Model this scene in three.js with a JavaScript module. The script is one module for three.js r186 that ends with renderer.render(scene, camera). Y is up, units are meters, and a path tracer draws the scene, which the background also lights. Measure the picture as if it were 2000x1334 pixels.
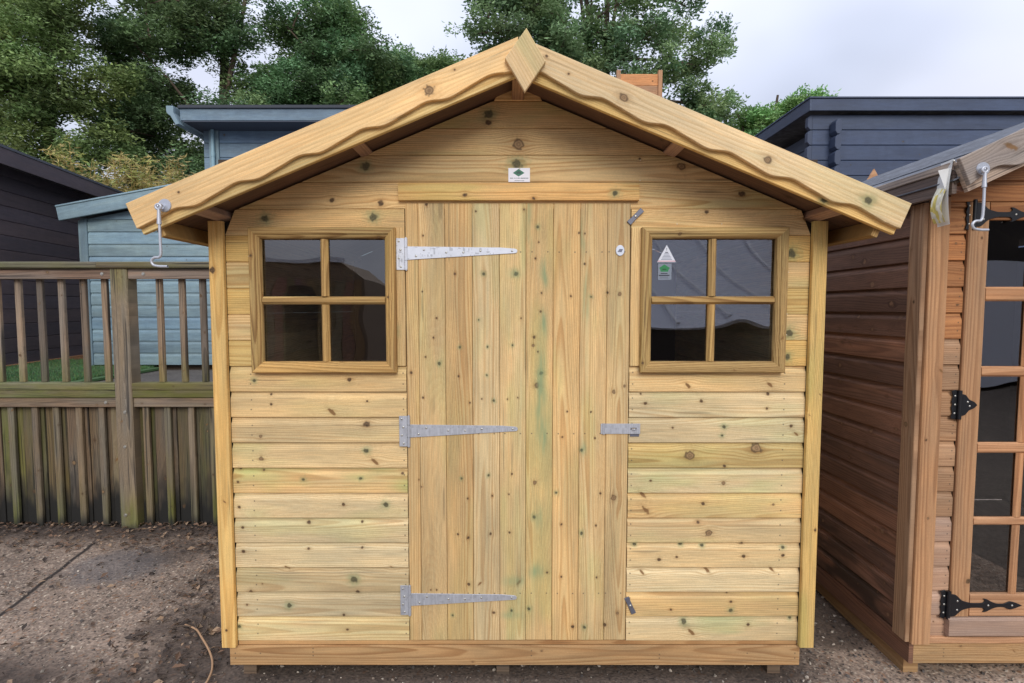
import * as THREE from 'three';
import { mergeGeometries } from 'three/addons/utils/BufferGeometryUtils.js';

// ------------------------------------------------------------------ camera, sky, sun, exposure
const scene = new THREE.Scene();
const RAD = Math.PI / 180;
const camera = new THREE.PerspectiveCamera(2 * Math.atan(667 / 1060) / RAD, 1024 / 683, 0.05, 900);
camera.position.set(-0.0225, 1.462, 2.101);
camera.rotation.set(-3.5 * RAD, 0, 0);
const renderer = new THREE.WebGLRenderer({ antialias: true });
renderer.setSize(1024, 683);
renderer.toneMapping = THREE.LinearToneMapping;
renderer.toneMappingExposure = 1.24;
renderer.shadowMap.enabled = true;

function rng(seed) { let a = (seed * 2654435761) >>> 0; return () => { a = (a + 0x6D2B79F5) >>> 0; let t = a; t = Math.imul(t ^ (t >>> 15), t | 1); t ^= t + Math.imul(t ^ (t >>> 7), t | 61); return ((t ^ (t >>> 14)) >>> 0) / 4294967296; }; }
const NT = new Float32Array(65536); { const r = rng(77); for (let i = 0; i < 65536; i++) NT[i] = r(); }
function vn(x, y) {                                               // value noise 0..1
  const xi = Math.floor(x), yi = Math.floor(y); let fx = x - xi, fy = y - yi; fx = fx * fx * (3 - 2 * fx); fy = fy * fy * (3 - 2 * fy);
  const x0 = xi & 255, x1 = (xi + 1) & 255, y0 = (yi & 255) << 8, y1 = ((yi + 1) & 255) << 8;
  const a = NT[y0 | x0], b = NT[y0 | x1], c = NT[y1 | x0], d = NT[y1 | x1];
  return a + (b - a) * fx + (c - a) * fy + (a - b - c + d) * fx * fy;
}
const fb = (x, y) => vn(x, y) * 0.5 + vn(x * 2.03 + 17, y * 2.03 + 5) * 0.3 + vn(x * 4.1 + 3, y * 4.1 + 29) * 0.2;
const ss = (a, b, x) => { const t = Math.min(1, Math.max(0, (x - a) / (b - a))); return t * t * (3 - 2 * t); };
const mix = (a, b, t) => a + (b - a) * t;

{ // overcast sky: brighter overhead than at the horizon, soft cloud structure
  const W = 1024, H = 512, d = new Float32Array(W * H * 4);
  for (let j = 0; j < H; j++) for (let i = 0; i < W; i++) {
    const el = ((j + 0.5) / H - 0.5) * Math.PI, az = (i / W) * Math.PI * 2, o = (j * W + i) * 4, s = Math.sin(el);
    let L, c;
    if (s > -0.01) {
      const px = Math.cos(az) * Math.cos(el) / (s + 0.35) * 1.6 + 40, py = Math.sin(az) * Math.cos(el) / (s + 0.35) * 1.6 + 40;
      const n = fb(px, py) - 0.5, n2 = fb(px * 2.6 + 9, py * 2.6 + 4) - 0.5;
      L = SKYZ() * (0.40 + 0.60 * Math.pow(Math.max(s, 0), 0.8)) * (1 + 0.46 * n + 0.22 * n2);
      c = [0.93 + 0.15 * n, 0.985 + 0.05 * n, 1.18 - 0.10 * n];
    } else { L = 0.16; c = [1, 0.92, 0.82]; }
    d[o] = L * c[0]; d[o + 1] = L * c[1]; d[o + 2] = L * c[2]; d[o + 3] = 1;
  }
  const t = new THREE.DataTexture(d, W, H, THREE.RGBAFormat, THREE.FloatType);
  t.mapping = THREE.EquirectangularReflectionMapping; t.magFilter = THREE.LinearFilter; t.needsUpdate = true;
  scene.background = t; scene.environment = t;
}
function SKYZ() { return 1.11; }
const sun = new THREE.DirectionalLight(new THREE.Color(1, 0.965, 0.90), 1.5);
sun.position.set(3, 12.5, 19); sun.target.position.set(0, 1, 0); sun.castShadow = true; sun.shadow.radius = 55;
sun.shadow.mapSize.set(2048, 2048); Object.assign(sun.shadow.camera, { left: -14, right: 14, top: 14, bottom: -14, near: 1, far: 60 });
scene.add(sun, sun.target);

// ------------------------------------------------------------------ naming
const used = new Map();
function num(n) { const k = used.get(n) || 0; used.set(n, k + 1); return k ? n + '_' + String(k).padStart(3, '0') : n; }
function thing(name, label, category, group) { const g = new THREE.Group(); g.name = num(name); g.userData = { label, category }; if (group) g.userData.group = group; scene.add(g); return g; }
function sub(parent, name) { const g = new THREE.Group(); g.name = name; parent.add(g); return g; }
function add(parent, name, geo, mat) { const m = new THREE.Mesh(geo, mat); m.name = parent === scene ? num(name) : name; m.castShadow = m.receiveShadow = true; parent.add(m); return m; }
function struct(name, geo, mat) { const m = add(scene, name, geo, mat); m.userData.kind = 'structure'; return m; }

// ------------------------------------------------------------------ timber: every board gets a patch of grain of its own, painted from growth rings and knots
const KNOTS_WALL = [-0.96,1.128,5,0,-0.958,1.091,5,0,-0.723,1.062,18,2,-0.585,1.103,5,0,-0.588,1.012,13,0,-1.002,0.964,7,1,-0.591,0.908,10,3,-0.559,0.865,17,2,-1.003,0.877,9,1,-1.088,0.836,5,0,-0.996,0.83,5,0,-1.096,0.784,5,0,-0.84,0.794,7,3,-0.615,0.798,6,3,-0.452,0.818,6,0,-1.094,0.684,6,0,-0.684,0.694,8,0,-0.519,0.694,11,3,-1.083,0.601,6,0,-0.824,0.621,8,0,-0.614,0.623,5,0,-1.083,0.505,7,0,-0.826,0.516,6,0,-0.615,0.519,5,0,-1.021,1.183,8,3,-0.652,1.187,9,0,-0.914,0.44,12,2,-0.499,0.44,8,2,-0.649,0.391,14,3,-1.012,0.373,3,0,-1.059,0.341,8,0,-0.635,0.34,9,0,-0.908,0.286,10,3,-1.075,0.288,4,0,-0.692,0.247,6,0,-1.108,0.198,7,3,-0.678,0.186,6,0,0.657,1.164,15,2,0.975,1.167,15,2,0.477,1.13,4,0,0.493,1.095,7,0,0.711,1.103,7,0,0.972,1.13,7,0,0.966,1.074,5,0,0.601,0.999,5,0,0.801,1.002,8,3,0.794,0.968,6,3,1.061,1.005,7,0,1.083,0.974,11,2,0.671,0.888,21,1,0.93,0.917,21,1,0.519,0.789,5,0,0.804,0.78,8,1,0.807,0.847,7,0,0.488,0.734,17,2,0.501,0.672,19,2,0.727,0.698,7,0,1.001,0.694,5,1,0.709,0.621,7,0,0.752,0.578,14,1,0.46,0.531,7,3,0.642,0.533,7,3,0.727,0.528,7,3,0.882,0.537,7,0,1.047,0.52,7,3,1.045,0.489,8,0,0.891,0.486,8,0,0.627,0.483,5,0,0.558,0.472,7,0,0.492,0.418,11,2,0.749,0.427,14,2,1.006,0.429,13,2,0.831,0.334,4,0,0.845,0.301,6,0,0.846,0.266,8,3,0.607,0.268,5,0,0.66,0.217,11,3,0.689,0.177,18,2,0.916,0.206,7,0,1.084,0.231,6,3,-0.574,1.998,16,3,0.003,2.079,24,1,-0.003,2.007,20,3,-0.109,2.191,18,3,-0.111,2.159,12,0,0.62,1.998,16,1,-0.703,1.872,10,0,-0.518,1.86,12,0,-0.963,1.802,14,3,-0.55,1.808,16,3,0.85,1.895,12,0,0.715,1.827,8,0,1.092,1.797,16,2,1.043,1.671,18,3,1.043,1.368,16,3,1.038,1.275,12,3,0.461,2.026,6,0,-0.476,1.376,12,3];
const KNOTS_DOOR = [-0.346,1.854,8,0,-0.16,1.828,5,0,0.024,1.835,5,0,0.076,1.77,7,3,0.08,1.712,5,0,-0.36,1.737,5,0,0.233,1.747,5,0,0.255,1.745,5,0,-0.24,1.592,6,0,-0.13,1.592,8,3,-0.007,1.593,10,3,0.068,1.651,5,0,0.255,1.63,5,0,-0.365,1.525,5,0,0.091,1.519,5,0,0.344,1.521,7,0,0.39,1.516,8,1,0.203,1.507,5,0,0.281,1.505,5,3,-0.311,1.424,5,0,-0.15,1.417,5,3,0.013,1.423,5,0,0.088,1.449,5,0,-0.324,1.349,5,0,-0.223,1.312,6,3,-0.116,1.313,5,3,-0.02,1.319,5,3,0.063,1.351,8,0,0.06,1.318,7,1,0.077,1.295,5,0,-0.355,1.274,5,0,-0.303,1.249,8,3,-0.412,1.213,7,0,-0.228,1.199,5,0,-0.119,1.203,5,3,0.09,1.211,10,3,0.072,1.166,8,1,0.413,1.162,7,1,-0.366,1.116,6,0,-0.185,1.096,5,0,-0.139,1.111,4,0,-0.093,1.104,6,3,-0.04,1.11,4,0,0.001,1.116,4,0,0.074,1.165,12,1,0.192,1.062,5,0,0.284,1.06,5,0,0.371,1.139,10,1,0.174,0.962,5,0,0.301,0.957,5,0,0.249,0.91,7,3,-0.219,0.797,6,3,-0.114,0.81,6,3,-0.022,0.816,6,0,0.067,0.781,9,1,0.151,0.741,7,3,0.324,0.738,6,0,0.376,0.721,14,1,-0.195,0.718,6,0,-0.1,0.729,5,0,-0.034,0.735,4,0,-0.386,0.793,3,0,-0.375,0.764,4,0,-0.235,0.575,6,0,-0.194,0.56,7,0,-0.106,0.577,7,0,-0.031,0.581,6,0,0.065,0.644,9,3,0.252,0.578,8,3,0.172,0.614,5,0,0.308,0.61,5,0,-0.193,0.371,8,0,-0.148,0.375,12,2,0.004,0.379,14,2,0.117,0.42,6,0,0.173,0.403,6,0,0.312,0.4,5,0,-0.343,0.349,4,0,-0.32,0.349,4,0,-0.257,0.245,6,3,-0.094,0.256,8,0,-0.024,0.264,7,3,0.046,0.271,8,3,0.219,0.198,8,0,0.265,0.196,8,3,0.347,0.206,8,0,0.396,0.254,7,1];
const quad = a => { const r = []; for (let i = 0; i < a.length; i += 4) r.push({ x: a[i], y: a[i + 1], r: a[i + 2] / 1000, k: a[i + 3] }); return r; };
const wallKnots = quad(KNOTS_WALL), doorKnots = quad(KNOTS_DOOR).map(k => ({ ...k, r: k.r * 0.85 }));

// e early wood, l late wood (sRGB albedo); f rings per metre; c contrast; g how far the green of the treatment shows
const PAL = {
  pine: { e: [212, 188, 141], l: [183, 149, 103], f: 170, c: 0.72, g: 0.32 },
  gable: { e: [220, 185, 128], l: [182, 137, 83], f: 160, c: 0.75, g: 0.5 },
  door: { e: [211, 182, 131], l: [184, 143, 92], f: 190, c: 0.8, g: 0.28 },
  barge: { e: [222, 194, 148], l: [203, 167, 116], f: 110, c: 0.6, g: 0.15 },
  strip: { e: [217, 184, 120], l: [192, 149, 84], f: 120, c: 0.7, g: 0.1 },
  trim: { e: [216, 183, 114], l: [182, 139, 76], f: 150, c: 0.8, g: 0.3 },
  frame: { e: [186, 153, 96], l: [136, 101, 55], f: 190, c: 0.9, g: 0.25 },
  bearer: { e: [186, 147, 100], l: [148, 106, 64], f: 130, c: 0.7, g: 0.05 },
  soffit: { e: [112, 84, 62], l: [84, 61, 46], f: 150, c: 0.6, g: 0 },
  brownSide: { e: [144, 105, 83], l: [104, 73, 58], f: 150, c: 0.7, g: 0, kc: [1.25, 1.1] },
  tan: { e: [172, 134, 99], l: [136, 99, 68], f: 150, c: 0.8, g: 0 },
  tanTop: { e: [170, 117, 72], l: [132, 84, 48], f: 130, c: 0.8, g: 0 },
  tanGrey: { e: [176, 145, 122], l: [146, 115, 95], f: 150, c: 0.6, g: 0 },
  greyBarge: { e: [168, 152, 138], l: [132, 115, 102], f: 120, c: 0.7, g: 0, w: 0.7 },
  greyFascia: { e: [132, 106, 88], l: [104, 80, 66], f: 120, c: 0.6, g: 0, w: 0.5 },
  fence: { e: [130, 112, 93], l: [97, 82, 67], f: 170, c: 0.8, g: 0, w: 1 },
  fenceRail: { e: [138, 112, 93], l: [106, 84, 69], f: 150, c: 0.7, g: 0, w: 0.9 },
  fenceDark: { e: [116, 94, 73], l: [80, 63, 49], f: 130, c: 0.9, g: 0, w: 1 },
  post: { e: [148, 128, 104], l: [112, 96, 77], f: 190, c: 0.8, g: 0, w: 1 },
  blue: { e: [122, 144, 154], l: [118, 141, 151], f: 110, c: 0.6, g: 0 },
  blueDark: { e: [110, 132, 150], l: [107, 128, 146], f: 110, c: 0.6, g: 0 },
  darkCabin: { e: [88, 77, 81], l: [82, 72, 76], f: 110, c: 0.6, g: 0 },
  navy: { e: [63, 74, 96], l: [60, 71, 92], f: 110, c: 0.5, g: 0 },
  orange: { e: [196, 146, 104], l: [162, 112, 74], f: 130, c: 0.7, g: 0 },
};
const PAGE = 2048, pages = [];
function newPage() {
  const data = new Uint8Array(PAGE * PAGE * 4).fill(128);
  const map = new THREE.DataTexture(data, PAGE, PAGE, THREE.RGBAFormat, THREE.UnsignedByteType);
  map.colorSpace = THREE.SRGBColorSpace; map.magFilter = THREE.LinearFilter; map.minFilter = THREE.LinearMipmapLinearFilter; map.generateMipmaps = true; map.anisotropy = 8; map.needsUpdate = true;
  const p = { data, map, shelves: [], top: 0, mat: new THREE.MeshStandardMaterial({ map, roughness: 0.78, name: 'timber_' + pages.length }), matPaint: new THREE.MeshStandardMaterial({ map, roughness: 0.6, name: 'painted_timber_' + pages.length }) };
  pages.push(p); return p;
}
function alloc(w, h) {
  for (const p of pages) {
    for (const s of p.shelves) if (s.h >= h && s.h <= h * 1.25 + 3 && s.x + w <= PAGE) { const r = { p, x: s.x, y: s.y }; s.x += w; return r; }
    if (p.top + h <= PAGE) { const s = { y: p.top, h, x: w }; p.shelves.push(s); p.top += h; return { p, x: 0, y: s.y }; }
  }
  newPage(); return alloc(w, h);
}
let seedCount = 1;
function paintWood(p, X, Y, w, h, ppm, o) {
  const pal = PAL[o.pal], R = rng(o.seed), pad = 3, len = (w - 2 * pad) / ppm, wid = (h - 2 * pad) / ppm, D = p.data;
  const cv = wid * (R() * 1.7 - 0.35), d0 = 0.008 + R() * 0.045, wob = R() * 200, frq = pal.f * (0.75 + 0.5 * R()), tone = 1 + (R() - 0.5) * (o.vary ?? 0.13), warm = (R() - 0.5) * 0.045 + (o.warm || 0), grn = pal.g * (0.3 + R()) + (o.green || 0), s1 = R() * 90, s2 = R() * 90;
  const wth = pal.w || 0, K = o.knots || [];
  for (let j = 0; j < h; j++) for (let i = 0; i < w; i++) {
    const u = (i - pad) / ppm, v = (j - pad) / ppm;
    let dv = v - cv + (vn(u * 1.1 + wob, 3.1) - 0.5) * 0.045 + (vn(u * 5 + wob, v * 22) - 0.5) * 0.006;
    const dd = d0 + (vn(u * 0.9 + wob, 9.7) - 0.35) * 0.05;
    for (const k of K) { const dx = u - k.u, dy = v - k.v, r = k.r; if (dx < r * 7 && dx > -r * 7 && dy < r * 5 && dy > -r * 5) dv -= dy * 0.85 * Math.exp(-(dx * dx) / (9 * r * r) - (dy * dy) / (4 * r * r)); }
    const t = Math.sqrt(dv * dv + dd * dd) * frq + vn(u * 3 + s1, v * 60) * 0.5, f = t - Math.floor(t);
    const ringAmp = 0.55 + 0.6 * vn(Math.floor(t) * 7.3 + s2, 4.2);
    const late = ss(0.3, 0.85, f) * (1 - ss(0.9, 1, f)) * pal.c * ringAmp;
    const fib = vn(u * 16 + s1, v * ppm * 0.8 + s2) - 0.5, mot = fb(u * 1.6 + s2, v * 10 + s1) - 0.5, mot2 = fb(u * 5 + s1, v * 28 + s2) - 0.5;
    const fine = NT[((j * 131 + i * 7 + (o.seed * 37)) * 2654435761 >>> 12) & 65535] - 0.5, split = pal.g || pal.w ? ss(0.905, 0.95, vn(u * 2.6 + s2 * 3, v * 95 + s1 * 2)) * 0.16 : 0;
    const b = tone * (1 - split) * (1 + fine * 0.075 + fib * 0.11 + mot * 0.22 + mot2 * 0.09);
    let r_ = mix(pal.e[0], pal.l[0], late) * b * (1 + warm + mot2 * 0.05), g_ = mix(pal.e[1], pal.l[1], late) * b, b_ = mix(pal.e[2], pal.l[2], late) * b * (1 - warm * 1.6 - mot2 * 0.06);
    if (grn > 0) { const q = grn * ss(0.47, 0.78, fb(u * 2.3 + s2 * 2, v * 9 + s1)) * 0.75; r_ = mix(r_, r_ * 0.80, q); g_ = mix(g_, g_ * 0.97, q); b_ = mix(b_, b_ * 0.86, q); }
    if (o.paint) { const fd = (fb(u * 0.9 + s1, v * 5 + s2) - 0.5) * 0.16 + (vn(u * 22 + s1, v * 3 + s2) - 0.5) * 0.05; r_ *= 1 + fd; g_ *= 1 + fd; b_ *= 1 + fd * 0.8; }
    if (wth) {
      const cr = ss(0.72, 0.92, vn(u * 2.2 + s1, v * 170 + s2)) * wth; r_ *= 1 - 0.45 * cr; g_ *= 1 - 0.45 * cr; b_ *= 1 - 0.43 * cr;
      const gy = ss(0.35, 0.75, fb(u * 2 + s2, v * 14 + 8)) * 0.55 * wth, m = (r_ + g_ + b_) / 3; r_ = mix(r_, m * 1.03, gy); g_ = mix(g_, m, gy); b_ = mix(b_, m * 0.95, gy);
    }
    if (o.algae) { const q = Math.min(1, o.algae(u / len, v / wid) * (0.25 + 1.4 * fb(u * 5 + s1, v * 30 + s2))); r_ = mix(r_, r_ * 0.72, q); g_ = mix(g_, g_ * 0.86, q); b_ = mix(b_, b_ * 0.40, q); }
    if (o.damp) { const q = Math.min(1, o.damp(u, v / wid, fb(u * 5 + s1, v * 16 + s2))); r_ = mix(r_, 24, q); g_ = mix(g_, 23, q); b_ = mix(b_, 20, q); }
    for (const k of K) {
      let dx = u - k.u, dy = v - k.v; const r = k.r; if (Math.abs(dx) > r * 4.5 || Math.abs(dy) > r * 4.5) continue;
      const wr = 1 + (vn(u * 130 + k.u * 50, v * 130 + k.v * 90) - 0.5) * 0.55;
      let q = Math.hypot(dx, dy * 1.12) / r * wr;
      if (k.k === 2) { const a = dx * 0.72 - dy * 0.69, c = dx * 0.69 + dy * 0.72; q = Math.hypot(a, c * 2.6) / r * wr; }
      const halo = Math.exp(-q * q * 0.33) * 0.55;
      if (k.k === 3) { r_ = mix(r_, 112, halo); g_ = mix(g_, 128, halo); b_ = mix(b_, 88, halo); }
      else { const hl = halo * (k.k === 2 ? 0.5 : 0.6); r_ = mix(r_, r_ * 0.66, hl); g_ = mix(g_, g_ * 0.58, hl); b_ = mix(b_, b_ * 0.5, hl); }
      const core = 1 - ss(0.62, 1.15, q); if (core <= 0) continue;
      let c;
      if (k.k === 1) { const rr = 0.5 + 0.5 * Math.sin(q * 13 + vn(u * 200, v * 200) * 3); const ed = ss(0.55, 0.8, q); c = [mix(mix(118, 152, rr), 74, ed), mix(mix(92, 122, rr), 56, ed), mix(mix(62, 86, rr), 36, ed)]; }
      else if (k.k === 2) { const st = vn(dx * 40 + dy * 160, 3.3); c = [mix(92, 146, st), mix(66, 104, st), mix(38, 58, st)]; }
      else { const st = vn(u * 420, v * 420); c = k.k === 3 ? [mix(62, 104, st), mix(60, 94, st), mix(42, 64, st)] : [mix(50, 112, st), mix(38, 82, st), mix(24, 52, st)]; }
      if (pal.kc) c = [mix(c[0], 158, 0.55), mix(c[1], 118, 0.55), mix(c[2], 92, 0.55)];
      r_ = mix(r_, c[0], core * 0.86); g_ = mix(g_, c[1], core * 0.86); b_ = mix(b_, c[2], core * 0.86);
    }
    if (o.patch) for (const [pu, pv, lu, lv, a] of o.patch) { const q = a * Math.exp(-((u - pu) ** 2) / (lu * lu) - ((v - pv + (vn(u * 14 + s1, 2.2) - 0.5) * 0.02) ** 2) / (lv * lv)) * (0.45 + 1.1 * vn(u * 20 + s2, v * 160)); if (q > 0.01) { const e = Math.min(0.7, q * 0.85); r_ = mix(r_, 126, e); g_ = mix(g_, 149, e); b_ = mix(b_, 110, e); } }
    if (o.nails) for (const [nu, nv] of o.nails) { const q = Math.hypot(u - nu, v - nv); if (q < 0.0036) { const a = 0.75 * (1 - ss(0.0012, 0.0036, q)); r_ = mix(r_, 74, a); g_ = mix(g_, 66, a); b_ = mix(b_, 54, a); } }
    const a = ((Y + j) * PAGE + X + i) * 4; D[a] = Math.max(0, Math.min(255, r_)); D[a + 1] = Math.max(0, Math.min(255, g_)); D[a + 2] = Math.max(0, Math.min(255, b_)); D[a + 3] = 255;
  }
}
const pools = new Map();
function grain(len, wid, o) {                                     // -> { p, uv(u, v) }
  const ppm = o.ppm || 560; let r;
  const make = () => { const w = Math.min(PAGE, Math.ceil(len * ppm) + 6), h = Math.ceil(wid * ppm) + 6, a = alloc(w, h); const q = { ...o, seed: o.seed ?? seedCount++ }; if (q.rk) { const R = rng(q.seed + 999); q.knots = [...(q.knots || [])]; const n = Math.round(q.rk * len * (0.6 + 0.8 * R())); for (let i = 0; i < n; i++) q.knots.push({ u: R() * len, v: (0.12 + 0.76 * R()) * wid, r: (0.004 + 0.009 * R() * R()) * (q.rs || 1), k: R() < 0.5 ? 0 : R() < 0.6 ? 1 : 2 }); } paintWood(a.p, a.x, a.y, w, h, ppm, q); return { ...a, len, wid }; };
  if (o.pool) { const key = o.pool + o.pal + wid.toFixed(3); let P = pools.get(key); if (!P) pools.set(key, P = { n: 0, list: [] }); const k = P.n++ % (o.poolSize || 6); r = P.list[k]; if (!r || r.len < len - 1e-4) r = P.list[k] = make(); }
  else r = make();
  return { p: r.p, uv: (u, v) => [(r.x + 3 + Math.max(0, Math.min(r.len, u)) * ppm) / PAGE, (r.y + 3 + Math.max(0, Math.min(r.wid, v)) * ppm) / PAGE] };
}
// a profile [[y, z], ...] run along x from xl(y) to xr(y)
function prism(prof, xl, xr, uvf) {
  const XL = typeof xl === 'function' ? xl : () => xl, XR = typeof xr === 'function' ? xr : () => xr;
  let area = 0; for (let i = 0; i < prof.length; i++) { const a = prof[i], b = prof[(i + 1) % prof.length]; area += a[0] * b[1] - b[0] * a[1]; }
  const P = area > 0 ? prof : [...prof].reverse();                // counter-clockwise seen from +x
  const pos = [], uv = []; const minx = Math.min(...P.map(q => XL(q[0]))), miny = Math.min(...P.map(q => q[0]));
  const put = (x, y, z) => { pos.push(x, y, z); const t = uvf(x - minx, y - miny + z * 0.02); uv.push(t[0], t[1]); };
  for (let i = 0; i < P.length; i++) {
    const a = P[i], b = P[(i + 1) % P.length];
    const v = [[XL(a[0]), ...a], [XR(a[0]), ...a], [XR(b[0]), ...b], [XL(b[0]), ...b]];
    for (const k of [0, 2, 1, 0, 3, 2]) put(...v[k]);
  }
  const tri = THREE.ShapeUtils.triangulateShape(P.map(q => new THREE.Vector2(q[0], q[1])), []);
  for (const t of tri) { for (const k of t) put(XR(P[k][0]), ...P[k]); for (const k of [t[0], t[2], t[1]]) put(XL(P[k][0]), ...P[k]); }
  const g = new THREE.BufferGeometry(); g.setAttribute('position', new THREE.Float32BufferAttribute(pos, 3)); g.setAttribute('uv', new THREE.Float32BufferAttribute(uv, 2));
  // the loops above wind inwards when the area rule flips; make the normals face out
  g.computeVertexNormals(); fixOut(g); return g;
}
function fixOut(g) {
  const p = g.attributes.position, c = new THREE.Vector3(); for (let i = 0; i < p.count; i++) c.add(new THREE.Vector3().fromBufferAttribute(p, i)); c.multiplyScalar(1 / p.count);
  let s = 0; const n = g.attributes.normal, v = new THREE.Vector3(), m = new THREE.Vector3();
  for (let i = 0; i < p.count; i++) { v.fromBufferAttribute(p, i).sub(c); m.fromBufferAttribute(n, i); s += v.dot(m); }
  if (s < 0) { const u = g.attributes.uv; for (let i = 0; i < p.count; i += 3) for (const a of [p, u]) for (let k = 0; k < a.itemSize; k++) { const t = a.array[i * a.itemSize + k]; a.array[i * a.itemSize + k] = a.array[(i + 1) * a.itemSize + k]; a.array[(i + 1) * a.itemSize + k] = t; } g.computeVertexNormals(); }
}
const rectProf = (w, t, c) => [[c, 0], [0, c], [0, t - c], [c, t], [w - c, t], [w, t - c], [w, c], [w - c, 0]];
const frontProf = (w, t, c) => [[0, 0], [0, t - c], [c, t], [w - c, t], [w, t - c], [w, 0]];
const flatLap = (p = 0.1, t = 0.0145) => [[-0.001, 0], [-0.001, t - 0.002], [0.001, t], [p * 0.93, t], [p * 0.965, t * 0.9], [p - 0.0015, t * 0.72], [p - 0.0015, 0]];
const lapProf = (p = 0.1, t = 0.0145) => [[-0.001, 0], [-0.001, t - 0.002], [0.0015, t], [p * 0.70, t], [p * 0.755, t * 0.9], [p * 0.82, t * 0.66], [p * 0.88, t * 0.47], [p * 0.94, t * 0.38], [p - 0.0015, t * 0.35], [p - 0.0015, 0]];
const woodMat = (g, o) => (o.paint ? g.p.matPaint : g.p.mat);
const jit = rng(4242);
function plank(parent, name, len, wid, thk, o, M) {
  const G = grain(len, wid, o), c = o.c ?? Math.min(0.0025, thk * 0.2), R = o.flip ?? jit() < 0.5;
  const geo = prism(o.prof ? o.prof : rectProf(wid, thk, c), 0, len, (u, v) => G.uv(R && !o.knots && !o.algae && !o.damp && !o.nails ? len - u : u, v));
  geo.applyMatrix4(M); return add(parent, name, geo, woodMat(G, o));
}
const T = (x, y, z) => new THREE.Matrix4().makeTranslation(x, y, z), RX = a => new THREE.Matrix4().makeRotationX(a), RY = a => new THREE.Matrix4().makeRotationY(a), RZ = a => new THREE.Matrix4().makeRotationZ(a);
const inRect = (K, x0, x1, y0, y1) => K.filter(k => k.x > x0 - 0.012 && k.x < x1 + 0.012 && k.y > y0 - 0.012 && k.y < y1 + 0.012);
// boards along x, y and z; the last takes its wide face to +x (or -x)
function hb(parent, name, x0, x1, y0, y1, z0, z1, o = {}) { if (o.K) o = { ...o, knots: inRect(o.K, x0, x1, y0, y1).map(k => ({ u: k.x - x0, v: k.y - y0, r: k.r, k: k.k })) }; return plank(parent, name, x1 - x0, y1 - y0, z1 - z0, o, T(x0, y0, z0)); }
function vb(parent, name, x0, x1, y0, y1, z0, z1, o = {}) { if (o.K) o = { ...o, knots: inRect(o.K, x0, x1, y0, y1).map(k => ({ u: k.y - y0, v: x1 - k.x, r: k.r, k: k.k })) }; return plank(parent, name, y1 - y0, x1 - x0, z1 - z0, o, T(x1, y0, z0).multiply(RZ(Math.PI / 2))); }
function zb(parent, name, x0, x1, y0, y1, z0, z1, o = {}) { return plank(parent, name, z1 - z0, y1 - y0, x1 - x0, o, o.left ? T(x1, y0, z0).multiply(RY(-Math.PI / 2)) : T(x0, y0, z1).multiply(RY(Math.PI / 2))); }
// upright board on a side: length up, wide face to +x (or -x)
function sv(parent, name, x0, x1, y0, y1, z0, z1, o = {}) { const B = new THREE.Matrix4(); o.left ? B.makeBasis(new THREE.Vector3(0, 1, 0), new THREE.Vector3(0, 0, -1), new THREE.Vector3(-1, 0, 0)) : B.makeBasis(new THREE.Vector3(0, 1, 0), new THREE.Vector3(0, 0, 1), new THREE.Vector3(1, 0, 0)); return plank(parent, name, y1 - y0, z1 - z0, x1 - x0, o, (o.left ? T(x1, y0, z1) : T(x0, y0, z0)).multiply(B)); }
function plate(pts, depth, bevel = 0.0012) {                      // a flat shape with a thickness and softened edges
  const s = new THREE.Shape(pts.map(p => new THREE.Vector2(p[0], p[1])));
  return new THREE.ExtrudeGeometry(s, { depth: depth - 2 * bevel, bevelEnabled: bevel > 0, bevelThickness: bevel, bevelSize: bevel, bevelOffset: -bevel, bevelSegments: 1 }).translate(0, 0, bevel);
}
function reUV(g, G, ox, oy) { const p = g.attributes.position, u = g.attributes.uv; for (let i = 0; i < p.count; i++) { const t = G.uv(p.getX(i) - ox, p.getY(i) - oy); u.setXY(i, t[0], t[1]); } return g; }
const tube = (pts, r, seg = 40, rs = 8) => new THREE.TubeGeometry(new THREE.CatmullRomCurve3(pts.map(p => new THREE.Vector3(...p))), seg, r, rs, false);
const merge = l => mergeGeometries(l.map(g => { const q = g.index ? g.toNonIndexed() : g; for (const k of Object.keys(q.attributes)) if (!['position', 'normal', 'uv'].includes(k)) q.deleteAttribute(k); return q; }));
const lin = (r, g, b) => new THREE.Color().setRGB(r / 255, g / 255, b / 255, THREE.SRGBColorSpace);

// ------------------------------------------------------------------ other materials
function noiseTex(w, h, f, srgb = true) { const d = new Uint8Array(w * h * 4); for (let j = 0; j < h; j++) for (let i = 0; i < w; i++) { const c = f(i, j), o = (j * w + i) * 4; d[o] = c[0]; d[o + 1] = c[1]; d[o + 2] = c[2]; d[o + 3] = 255; } const t = new THREE.DataTexture(d, w, h, THREE.RGBAFormat, THREE.UnsignedByteType); if (srgb) t.colorSpace = THREE.SRGBColorSpace; t.magFilter = THREE.LinearFilter; t.minFilter = THREE.LinearMipmapLinearFilter; t.generateMipmaps = true; t.wrapS = t.wrapT = THREE.RepeatWrapping; t.needsUpdate = true; return t; }
const galvTex = noiseTex(256, 256, (i, j) => { const n = fb(i / 16, j / 16), m = vn(i / 3, j / 40), k = 0.94 + 0.09 * (n - 0.5) + 0.12 * (m - 0.5) - 0.06 * ss(0.76, 0.9, vn(i / 7 + 50, j / 9)); return [198 * k, 201 * k, 208 * k]; });
galvTex.repeat.set(4, 4);
const galv = new THREE.MeshStandardMaterial({ map: galvTex, metalness: 0.4, roughness: 0.42, name: 'galvanised_steel' });
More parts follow.
